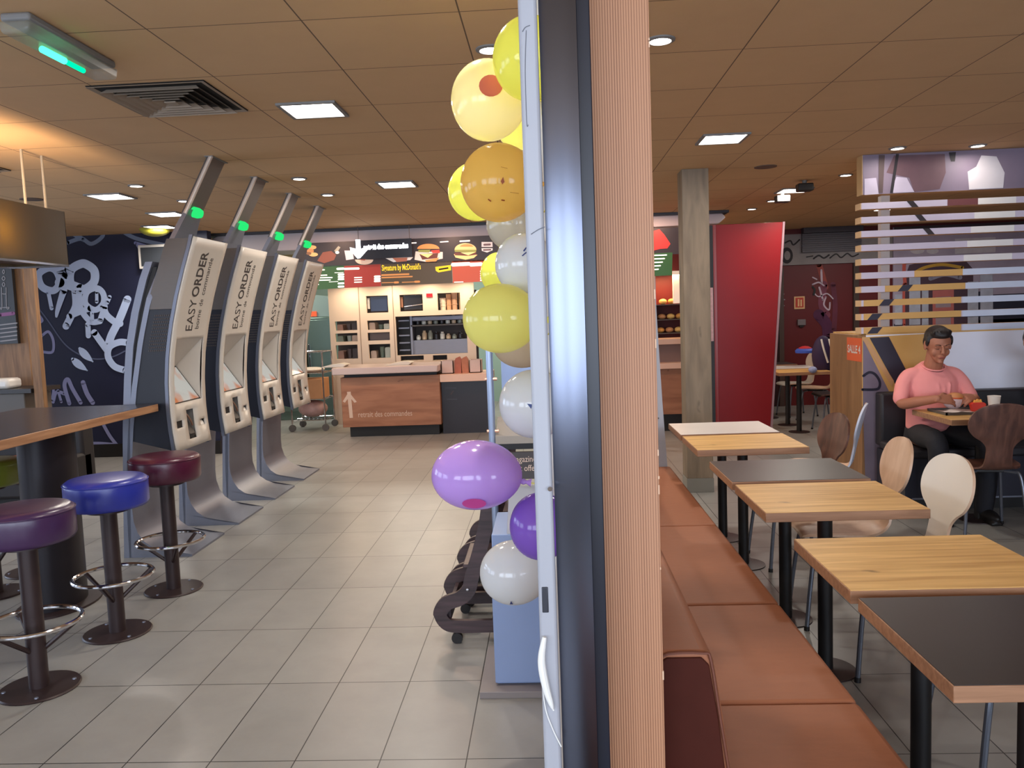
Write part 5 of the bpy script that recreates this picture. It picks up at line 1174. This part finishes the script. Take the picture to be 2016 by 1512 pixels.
for dx in (-.03, .06): B().tube([(dx-.02, -.10, .14), (dx, -.125, .02), (dx+.05, -.12, -.14)], .012, 8, 5).build('strap', M_white, t)
a = at(1600, 728, Y=9.7); obj('bottle_wrap', B(a).ell(a, (.05, .05, .04)), mat('wrap_bluewhite', (150, 160, 200), .5, noise=.4, nscale=20), 'crumpled blue and white wrapper at the end of the far table', 'wrapper')

# ------------------------------------------------------------ printed slatted screen and partition
YP, YQ = 6.53, 7.27
PX0, PX1, PT = 2.462, 6.6, 1.285
t = thing('booth_partition', (4.0, YP, 0), 'chest high partition with an oak end and a graffiti printed front behind the young man', 'partition')
B(t.location).box(PX0, PX0+.03, YP, YQ, 0, PT).build('oak_end', M_panelwood, t, bevel=.002)
B(t.location).box(PX0+.03, PX1, YP, YP+.03, 0, PT-.0).build('printed_front', mat('front_iceblue', (226, 228, 242), .5), t, smooth=0)
B(t.location).box(PX0+.03, PX1, YQ-.03, YQ, 0, PT).build('rear_board', M_panelwood, t, smooth=0)
B(t.location).box(PX0+.03, PX1, YP, YQ, PT, PT+.012).build('cap', M_oak, t, smooth=0)
f = onwall(YP, .003)
def pp(name, c, pts, off=.003, n_=.1, nm=None):
    b = B(t.location); poly(b, pts, onwall(YP, off)); b.build(name, mat(nm or 'pf_%d_%d_%d' % c, c, .55, noise=n_, nscale=5), t, smooth=0)
pp('yellow_print', (206, 160, 92), [(1697, 664), (1824, 657), (1826, 780), (1760, 800), (1697, 800)])
pp('lilac_print', (118, 106, 122), [(1699, 668), (1760, 790), (1780, 960), (1704, 960), (1699, 800)], .0045, .3)
pp('dark_diagonal', (44, 40, 56), [(1712, 665), (1750, 663), (1796, 752), (1790, 850), (1770, 770)], .006)
pp('tan_diagonal', (196, 150, 104), [(1697, 666), (1706, 665), (1760, 750), (1756, 762)], .0065)
b = B(t.location); stroke(b, [(1700, 740), (1712, 733), (1724, 738), (1732, 752), (1730, 764), (1720, 767), (1698, 767)], 5, onwall(YP, .008)); b.build('painted_loop', mat('loop_navy', (26, 24, 44), .6), t, smooth=0)
a, c = at(1668, 663, X=PX0), at(1697, 715, X=PX0)
sg = thing('orange_sticker', (PX0-.002, (YP+YQ)/2, 1.2), 'orange sticker with white lettering salle 4 on the oak partition end', 'sticker')
y0_, y1_ = YP+.005, a.y
B(sg.location).box(PX0-.003, PX0-.0005, y0_, y1_, 1.075, 1.262).build('sheet', mat('sticker_orange', (214, 92, 46), .6), sg, smooth=0)
wS = max(v.x for v in text_pts('SALLE 4', .088, 'LEFT', .002)[0])
lettering('lettering', 'SALLE 4', .088, lambda u, v: (PX0-.005, y1_-.02-u*(y1_-y0_-.04)/wS, 1.140+v), M_white, sg, bold=.002, o=sg.location)
# slats
t = thing('slatted_screen', (4.0, YP, 1.3), 'printed horizontal slat screen rising from the partition to the ceiling', 'slatted screen')
M_slatwood = M_panelwood; M_sf = mat('slat_print_lilac', (196, 186, 204), .5, noise=.12, nscale=2.5)
B(t.location).box(PX0-.0, PX1, YP, YP+.11, 2.376, CEIL-.002).build('upper_board', mat('board_wood', (196, 160, 112), .6), t, smooth=0)
ub = B(t.location).box(PX0+.005, PX1, YP-.003, YP, 2.376, CEIL-.002).build('upper_print', mat('upper_violet', (126, 112, 130), .55, noise=.3, nscale=2.5), t, smooth=0)
def up(name, c, pts, off, n_=.2):
    b = B(t.location); poly(b, pts, onwall(YP-.003, off)); b.build(name, mat('up_%d_%d_%d' % c, c, .6, noise=n_, nscale=6), t, smooth=0)
up('brown_blot', (104, 76, 84), [(1760, 306), (1860, 303), (1862, 340), (1850, 372), (1800, 378), (1790, 350), (1745, 340)], .002, .35)
up('pale_figure', (206, 200, 206), [(1932, 306), (1962, 308), (1978, 340), (1975, 370), (1908, 373), (1905, 338), (1922, 328)], .003, .1)
up('pale_patch', (190, 180, 200), [(1765, 348), (1785, 350), (1800, 378), (1752, 380)], .003); up('pale_patch', (190, 180, 200), [(1702, 352), (1725, 350), (1730, 382), (1702, 384)], .0032)
up('dark_stroke', (34, 28, 34), [(1764, 303), (1770, 303), (1758, 380), (1752, 380)], .004); up('dark_stroke', (34, 28, 34), [(1868, 300), (1882, 299), (1880, 318), (1872, 318)], .004); up('brown_band', (84, 66, 66), [(1730, 305), (1742, 305), (1738, 380), (1730, 380)], .0035)
for i in range(10):
    zt = 2.313-.1075*i; zb = zt-.048
    s_ = B(t.location).box(PX0-.012, PX1, YP, YP+.11, zb, zt).build('slat', mat('slat_oak', (206, 170, 126), .5, noise=.08, nscale=5), t, smooth=0)
    B(t.location).box(PX0-.006, PX1, YP-.002, YP, zb, zt).build('printed_face', M_sf, s_, smooth=0)
    yc = 280+(467+i*99.5)/3.78-0.0
    def seg(c, xa, xb, nm):
        A, C = at(xa, yc, Y=YP), at(xb, yc, Y=YP)
        B(t.location).box(A.x, C.x, YP-.0035, YP-.002, zb, zt).build('print_patch', mat(nm, c, .5, noise=.1, nscale=5), s_, smooth=0)
    if i == 0: seg((104, 56, 58), 1865, 1925, 'slp_wine')
    if i in (0, 1, 2, 3, 4): seg((226, 222, 220), 1925-i*7, 2000-i*2, 'slp_white')
    if i >= 5: seg((198, 206, 226), 1895+(6 if i == 6 else 0), 2060, 'slp_ice')
    if i == 5: seg((206, 160, 92), 1800, 1895, 'slp_yellow')
    if i == 6: seg((206, 160, 92), 1742, 1900, 'slp_yellow'); 
    if i in (7, 8, 9): seg((206, 160, 92), 1700, 1892, 'slp_yellow')
    if i >= 6:
        xa = (1772, 1735, 1712, 1712)[i-6]; A, C = at(xa, yc, Y=YP), at(xa+20, yc, Y=YP)
        B(t.location).prism([(A.x-.02, zb), (C.x-.02, zb), (C.x+.02, zt), (A.x+.02, zt)], 'y', YP-.005, YP-.0035).build('dark_print', MATS['pf_44_40_56'], s_, smooth=0)
    if i < 3: A = at(1795+i*16, yc, Y=YP); B(t.location).prism([(A.x, zb), (A.x+.05, zb), (A.x+.01, zt), (A.x-.04, zt)], 'y', YP-.005, YP-.0035).build('dark_print', mat('slat_dark', (40, 30, 34), .5), s_, smooth=0)
a = at(1740, 500, Y=YP+.14); B(t.location).box(a.x-.034, a.x+.034, YP+.11, YP+.17, PT+.012, 2.376).build('support_post', mat('post_pale', (190, 180, 176), .5), t, smooth=0)

# ------------------------------------------------------------ booth bench
t = thing('booth_bench', (4.2, 6.2, 0), 'black upholstered booth bench in front of the printed partition', 'bench')
M_blk = mat('black_upholstery', (36, 33, 38), .5, noise=.1, nscale=20)
B(t.location).box(2.55, PX1, 5.95, 6.46, .10, .40).build('base', mat('base_navy', (30, 30, 44), .5), t, smooth=0)
B(t.location).box(2.60, PX1, 6.05, 6.46, 0, .10).build('plinth', M_black, t, smooth=0)
B(t.location).box(2.60, PX1, 5.945, 5.952, .10, .112).build('metal_line', M_steel, t, smooth=0)
for a, c in ((2.55, 3.9), (3.904, 5.2), (5.204, PX1)):
    B(t.location).box(a, c, 5.93, 6.42, .40, .47).build('seat_cushion', M_blk, t, bevel=.02, segs=3)
    B(t.location).box(a, c, 6.38, 6.505, .42, .84).build('back_cushion', M_blk, t, bevel=.02, segs=3)

# ------------------------------------------------------------ the young man's table and meal
tt = copy_tree(t0); place(tt, (2.97, 5.74, 0), 'oak topped table in front of the young man in the pink T-shirt', 0, 'tables by the booth bench')
top = [q for q in bpy.data.objects if q.parent == tt and q.name.startswith('tabletop')][0]; lo = [q for q in bpy.data.objects if q.parent == top][0]; lo.data = lo.data.copy(); lo.data.materials.clear(); lo.data.materials.append(M_oak)
tt.scale = (1.08, 1.12, 1)
t = thing('serving_tray', (2.90, 5.80, .7515), 'grey serving tray with a white paper liner in front of the young man', 'tray')
B().box(-.19, .19, -.13, .13, 0, .006).box(-.20, -.19, -.14, .14, 0, .018).box(.19, .20, -.14, .14, 0, .018).box(-.20, .20, -.14, -.13, 0, .018).box(-.20, .20, .13, .14, 0, .018).build('tray_body', mat('tray_grey', (90, 84, 80), .5), t, smooth=0)
B().sheet([[(x, y, .0075+.003*math.sin(x*30+y*17)) for x in frange(-.17, .18, 8)] for y in frange(-.12, .12, 6)]).build('paper_liner', mat('liner_white', (226, 214, 206), .7), t)
t = thing('drink_cup', (3.05, 5.72, .7705), 'white paper cup on the tray at the right of the young man', 'cup')
B().lathe([(0, 0), (.030, 0), (.041, .095), (.043, .098), (.041, .100), (.037, .097), (0, .092)], n=28).build('paper_cup', M_white, t)
t = thing('fries_box', (2.965, 5.77, .7605), 'small red and yellow fries box on the tray', 'fries box')
B().prism([(-.04, 0), (.04, 0), (.052, .05), (.035, .062), (-.035, .062), (-.052, .05)], 'y', -.018, .018).build('carton', mat('fries_red', (206, 50, 30), .5), t, bevel=.003)
B().prism([(-.03, .05), (-.02, .08), (-.01, .07), (.0, .085), (.012, .07), (.02, .082), (.03, .05)], 'y', -.01, .012).build('fries', mat('fries_gold', (226, 160, 70), .6), t, smooth=0)
o = B((2.77, 5.71, .771)).sheet([[(2.77+x, 5.71+y, .7725+.004*math.sin(x*50+y*20)) for x in frange(-.05, .06, 5)] for y in frange(-.04, .05, 4)]); tag(o.build('paper_napkin', mat('napkin', (228, 216, 210), .8)), 'crumpled white napkin at the near edge of the tray', 'napkin')
t = thing('wrapped_burger', (2.835, 5.845, .832), 'burger half wrapped in pale pink paper held by the young man', 'burger')
B().ell((0, 0, -.010), (.066, .046, .052), 20, 12).build('paper_wrap', mat('wrap_pink', (216, 188, 186), .7, noise=.2, nscale=30, bump=.5), t)
B().ell((.014, 0, .026), (.056, .046, .030), 20, 10).build('bun', mat('bun_brown', (196, 130, 80), .5), t)
B().lathe([(0, .014), (.050, .014), (.053, .018), (.050, .022), (0, .022)], (.01, 0, .0), 20).build('filling', mat('filling_red', (200, 84, 40), .5), t)

# ------------------------------------------------------------ people
M_hair = mat('black_hair', (30, 24, 24), .5, noise=.3, nscale=60, bump=.3)
M_pink = mat('pink_cotton', (238, 150, 146), .8, noise=.07, nscale=7, bump=.35)
M_jean = mat('black_jeans', (26, 26, 34), .8, noise=.15, nscale=12, bump=.2)
M_lip = mat('lips', (150, 78, 72), .5)
def loft(b, secs, n=22):
    """secs: (centre, rx, ry, axis direction, side direction)"""
    rs = []
    for c, rx, ry, d, s_ in secs:
        d = Vector(d).normalized(); s_ = Vector(s_); s_ = (s_-d*s_.dot(d)).normalized(); v = d.cross(s_)
        rs.append([Vector(c)+s_*rx*math.cos(2*PI*k/n)+v*ry*math.sin(2*PI*k/n) for k in range(n)])
    b.rings(rs); return b
def limb(b, pts, radii, smooth=5):
    n = len(pts); P = catmull([(*p,) for p in pts], smooth); N_ = len(P)
    rr_ = []
    for i in range(N_):
        t_ = i/(N_-1)*(n-1); k = min(int(t_), n-2); f_ = t_-k; rr_.append(radii[k]*(1-f_)+radii[k+1]*f_)
    it = iter(rr_); u = None; rs = []
    for i, p in enumerate(P):
        d = (P[min(i+1, N_-1)]-P[max(i-1, 0)]).normalized()
        if u is None: u = Vector((0, 0, 1)) if abs(d.z) < .9 else Vector((1, 0, 0))
        u = (u-d*u.dot(d)).normalized(); v = d.cross(u); r = rr_[i]
        rs.append([p+(u*math.cos(2*PI*k/14)+v*math.sin(2*PI*k/14))*r for k in range(14)])
    b.rings(rs); b.ell(P[0], (rr_[0],)*3, 12, 8); b.ell(P[-1], (rr_[-1],)*3, 12, 8); return b
def hand(b, w_, d, n, side, curl=.55, thumb=1):
    """w_ wrist, d pointing direction, n back of the hand, side = towards the thumb"""
    w_, d, n, side = Vector(w_), Vector(d).normalized(), Vector(n).normalized(), Vector(side).normalized()
    n = (n-d*n.dot(d)).normalized(); s_ = d.cross(n); s_ = s_ if s_.dot(side) > 0 else -s_
    loft(b, [(w_-d*.02, .027, .019, d, s_), (w_+d*.01, .030, .018, d, s_), (w_+d*.045, .039, .016, d, s_), (w_+d*.085, .042, .013, d, s_), (w_+d*.096, .037, .010, d, s_)], 18)
    for k, (o_, L) in enumerate(((.031, .072), (.0105, .080), (-.0105, .075), (-.031, .058))):
        p = w_+d*.088+s_*o_; dd = (d+s_*o_*3.2).normalized(); pts = [p-dd*.02, p]; a = 0
        for seg, fr in enumerate((.45, .32, .23)):
            a += curl*(.75, .9, .7)[seg]*(1+.06*k); q = dd*math.cos(a)-n*math.sin(a); p = p+q*L*fr; pts.append(p)
        limb(b, pts, [.0095, .0095, .0088, .0080, .0066], 3)
    p = w_+d*.03+s_*.026; q1 = (d*.65+s_*.65-n*.4).normalized(); q2 = (d*.85+s_*.2-n*.55).normalized()
    limb(b, [p-q1*.012, p+q1*.03, p+q1*.048+q2*.012, p+q1*.05+q2*.036], [.014, .0125, .0105, .008], 3)
def remesh(o, v, sm=4, f=.5):
    m_ = o.modifiers.new('skin', 'REMESH'); m_.mode = 'VOXEL'; m_.voxel_size = v; m_.use_smooth_shade = True
    s2 = o.modifiers.new('soften', 'SMOOTH'); s2.iterations = sm; s2.factor = f
def person(ox, oy, label, shirt, trousers, lean=0., hy=.35, eat=True):
    """seated on the booth bench, facing -y"""
    base = Vector((ox, oy, 0)); W = lambda x, y, z: Vector((ox+x+lean*max(0, (z-.5)/.8)**2, oy+y, z))
    HC = W(.0, -.10, 1.212)                                    # centre of the head
    HR = (Matrix.Rotation(hy, 3, 'Z') @ Matrix.Rotation(.27, 3, 'X'))*1.10
    Hd = lambda x, y, z: HC+HR @ Vector((x, y, z))
    b = B(base)
    # head: skull, face, jaw, nose, brows, ears
    b.ell(Hd(0, .012, .028), (.077, .094, .088), 28, 18, HR)
    loft(b, [(Hd(0, -.004, .045), .068, .078, HR @ Vector((0, 0, -1)), HR @ Vector((1, 0, 0))), (Hd(0, -.012, -.01), .067, .077, HR @ Vector((0, 0, -1)), HR @ Vector((1, 0, 0))),
             (Hd(0, -.018, -.05), .058, .068, HR @ Vector((0, 0, -1)), HR @ Vector((1, 0, 0))), (Hd(0, -.030, -.082), .040, .050, HR @ Vector((0, 0, -1)), HR @ Vector((1, 0, 0))), (Hd(0, -.045, -.102), .020, .026, HR @ Vector((0, 0, -1)), HR @ Vector((1, 0, 0)))])
    loft(b, [(Hd(0, -.086, .022), .007, .006, HR @ Vector((0, -.25, -1)), HR @ Vector((1, 0, 0))), (Hd(0, -.096, -.002), .010, .012, HR @ Vector((0, -.25, -1)), HR @ Vector((1, 0, 0))), (Hd(0, -.104, -.022), .016, .015, HR @ Vector((0, -.2, -1)), HR @ Vector((1, 0, 0))), (Hd(0, -.095, -.033), .013, .010, HR @ Vector((0, 0, -1)), HR @ Vector((1, 0, 0)))], 14)
    for sx in (-1, 1):
        b.ell(Hd(sx*.030, -.078, .026), (.026, .009, .008), 12, 8, HR)                         # brow ridge
        b.ell(Hd(sx*.030, -.071, .009), (.0145, .0115, .0105), 12, 8, HR)                       # lowered eyelid
        b.ell(Hd(sx*.034, -.054, -.030), (.024, .018, .028), 12, 8, HR)                         # cheek
        b.ell(Hd(sx*.078, .008, -.002), (.008, .019, .032), 12, 8, HR @ Matrix.Rotation(-.2, 3, 'X'))   # ear
    b.ell(Hd(0, -.084, -.055), (.024, .010, .010), 12, 8, HR)
    b.ell(Hd(0, -.076, -.088), (.018, .014, .014), 12, 8, HR)
    # neck and upper chest
    limb(b, [Hd(0, .02, -.045), W(0, -.045, 1.10), W(0, -.01, 1.02), W(0, 0, .95)], [.062, .062, .070, .09])
    # torso core, arms, hands, legs: one body
    loft(b, [(W(0, .02, z), rx, ry, (0, 0, 1), (1, 0, 0)) for z, rx, ry in ((.44, .15, .11), (.60, .15, .11), (.80, .155, .105), (.95, .15, .095), (1.01, .09, .07))])
    if eat:
        wr_, wl_ = W(-.125, -.365, .852), W(.165, -.30, .845)
        limb(b, [W(-.15, .0, .965), W(-.222, -.035, .885), W(-.25, -.095, .795), W(-.20, -.23, .82), wr_], [.040, .043, .041, .038, .026])
        limb(b, [W(.15, .0, .965), W(.222, -.035, .885), W(.255, -.085, .795), W(.22, -.19, .812), wl_], [.040, .043, .041, .038, .026])
        hand(b, wr_, (1, .02, -.08), (-.05, -.80, .60), (.1, .3, .9), .42)
        hand(b, wl_, (-.82, -.45, .0), (.3, -.5, .8), (-.1, -.1, .9), .62)
    else:
        for sx in (-1, 1):
            wq = W(sx*.13, -.30, .79)
            limb(b, [W(sx*.15, .0, .965), W(sx*.222, -.035, .885), W(sx*.262, -.08, .80), W(sx*.2, -.2, .80), wq], [.040, .043, .041, .038, .026])
            hand(b, wq, (-sx*.6, -.8, -.05), (0, 0, 1), (-sx, 0, 0), .3)
    for sx in (-1, 1):
        limb(b, [W(sx*.10, .0, .54), W(sx*.14, -.22, .55), W(sx*.17, -.46, .545), W(sx*.165, -.47, .30), W(sx*.16, -.45, .09)], [.075, .07, .055, .048, .034])
    body = b.build('person', M_skin, None, smooth=60); remesh(body, .0046, 3, .5); tag(body, label, 'person')
    # T-shirt
    b = B(base)
    loft(b, [(W(0, .02, .565), .150, .118, (0, 0, 1), (1, 0, 0)), (W(0, .0, .60), .178, .142, (0, 0, 1), (1, 0, 0)), (W(0, .0, .70), .176, .146, (0, 0, 1), (1, 0, 0)), (W(0, .0, .80), .178, .136, (0, -.05, 1), (1, 0, 0)), (W(0, .0, .90), .192, .128, (0, -.1, 1), (1, 0, 0)),
             (W(0, .0, .965), .190, .110, (0, -.1, 1), (1, 0, 0)), (W(0, .0, 1.008), .165, .094, (0, -.2, 1), (1, 0, 0)), (W(0, -.006, 1.048), .118, .080, (0, -.35, 1), (1, 0, 0)), (W(0, -.014, 1.070), .082, .068, (0, -.5, 1), (1, 0, 0))])
    for sx in (-1, 1):
        q = .01 if sx < 0 else 0
        limb(b, [W(sx*.10, .0, 1.0), W(sx*.165, -.0, .982), W(sx*.212, -.02, .925), W(sx*.236, -.045, .865), W(sx*.248, -.062, .828)], [.055, .058, .056, .055, .056])
        # sleeve folds
        for k in range(3): b.ell(W(sx*(.205+.016*k), -.055-.006*k, .935-.032*k), (.045, .02, .009), 12, 8, Matrix.Rotation(sx*.7, 3, 'Y'))
    for k in range(4): b.ell(W(.02+.035*(k-1.5), -.118+.004*abs(k-1.5), .83+.02*(k % 2)), (.010, .018, .09), 10, 8, Matrix.Rotation(.12*(k-1.5), 3, 'Y'))
    for k in range(3): b.ell(W(-.02, -.128, .64+.035*k), (.14, .018, .010), 14, 8, Matrix.Rotation(.1*(k-1), 3, 'Y'))
    sh_ = b.build('shirt', shirt, body, smooth=60); remesh(sh_, .0085, 5, .5)
    B(base).tube([W(.080*math.cos(a), -.020+.070*math.sin(a)-.012, 1.062+.022*max(0, math.sin(a))-.036*max(0, -math.sin(a))) for a in frange(0, 2*PI, 26)[:-1]], .0062, 8, closed=True).build('collar', shirt, sh_)
    B(base).tube([W(.066*math.cos(a), -.030+.060*math.sin(a)-.016, 1.052-.034*max(0, -math.sin(a))) for a in frange(PI, 2*PI, 16)], .0022, 6).build('necklace', mat('cord_dark', (60, 40, 40), .5), body)
    # trousers
    b = B(base)
    loft(b, [(W(0, .02, z), rx, ry, (0, 0, 1), (1, 0, 0)) for z, rx, ry in ((.472, .17, .12), (.50, .19, .14), (.60, .175, .135))])
    for sx in (-1, 1):
        limb(b, [W(sx*.095, -.0, .552), W(sx*.14, -.22, .560), W(sx*.172, -.47, .548), W(sx*.168, -.48, .30), W(sx*.16, -.455, .085)], [.082, .082, .070, .062, .055])
    tr_ = b.build('trousers', trousers, body, smooth=60); remesh(tr_, .011, 4, .5)
    for sx in (-1, 1):
        b = B(base); b.ell(W(sx*.165, -.50, .045), (.045, .13, .045), 18, 10); b.box(ox+sx*.165+lean*0-.04, ox+sx*.165+.04, oy-.62, oy-.38, .0, .02)
        s3 = b.build('shoe', M_black, body, smooth=50); remesh(s3, .009, 3, .5)
    # hair: cap with longer top
    b = B(base)
    b.ell(Hd(0, .024, .052), (.081, .092, .078), 24, 16, HR); b.ell(Hd(0, .045, .015), (.079, .074, .075), 24, 16, HR)
    b.ell(Hd(0, -.026, .094), (.064, .056, .034), 20, 12, HR @ Matrix.Rotation(.25, 3, 'X')); b.ell(Hd(-.015, -.050, .092), (.038, .026, .018), 16, 10, HR)
    for sx in (-1, 1): b.ell(Hd(sx*.074, -.012, .036), (.010, .026, .036), 12, 8, HR)
    for k in range(9): b.ell(Hd(-.05+.0125*k, -.042+.01*(k % 3), .105+.005*(k % 2)), (.010, .032, .012), 10, 6, HR @ Matrix.Rotation(.3*((k % 3)-1), 3, 'Z'))
    h_ = b.build('hair', M_hair, body, smooth=60); remesh(h_, .0055, 2, .4)
    for sx in (-1, 1):
        B(base).tube([Hd(sx*.014, -.0895, .027), Hd(sx*.032, -.0895, .033), Hd(sx*.052, -.078, .026)], lambda t: .0028*(1-.5*t), 8, 4).build('eyebrow', M_hair, body)
        B(base).tube([Hd(sx*.020, -.0805, .002), Hd(sx*.030, -.0825, -.001), Hd(sx*.040, -.079, .002)], .0014, 6, 4).build('eyelash', M_hair, body)
    B(base).tube([Hd(-.022, -.0905, -.057), Hd(0, -.0965, -.053), Hd(.022, -.0905, -.057)], lambda t: .001+.0040*math.sin(PI*min(1, max(0, t))), 8, 5).build('lips', M_lip, body)
    return body
person(2.83, 6.165, 'young man in a pink T-shirt sitting in the booth, eating a wrapped burger', M_pink, M_jean, 0., -.10)
person(4.05, 6.165, 'person at the right edge of the picture, only dark hair and face showing', mat('dark_shirt', (44, 46, 60), .8, noise=.1), M_jean, -.64, -.2, False)
tt = copy_tree(t0); place(tt, (3.80, 5.70, 0), 'oak topped table at the right edge beside the young man\'s table', 0, 'tables by the booth bench')
top = [q for q in bpy.data.objects if q.parent == tt and q.name.startswith('tabletop')][0]; lo = [q for q in bpy.data.objects if q.parent == top][0]; lo.data = lo.data.copy(); lo.data.materials.clear(); lo.data.materials.append(M_oak)

# ------------------------------------------------------------ lamps of the counter area
for x in (-2.9, -2.3, -1.75, -1.2): area('counter_downlight', (x, 11.75, 2.12), (-.25, 0, 0), .10, .10, 5.5, (1, .80, .55), None, 'DISK')
for x in (-2.6, -1.2, 0, 1.3): area('canopy_lamp', (x, 9.35, CEIL-.02), (0, 0, 0), .14, .14, 9, (1, .62, .44), None, 'DISK')
for x, y in ((-4.6, 12.2), (-2.2, 13.4), (-.4, 13.0)): area('kitchen_lamp', (x, y, CEIL-.02), (0, 0, 0), 1.2, .3, 32, (1, .97, .86))
for x, y in ((4.5, 11.0), (6.5, 9.5)): area('back_room_lamp', (x, y, CEIL-.02), (0, 0, 0), .3, .3, 10, (1, .94, .86))
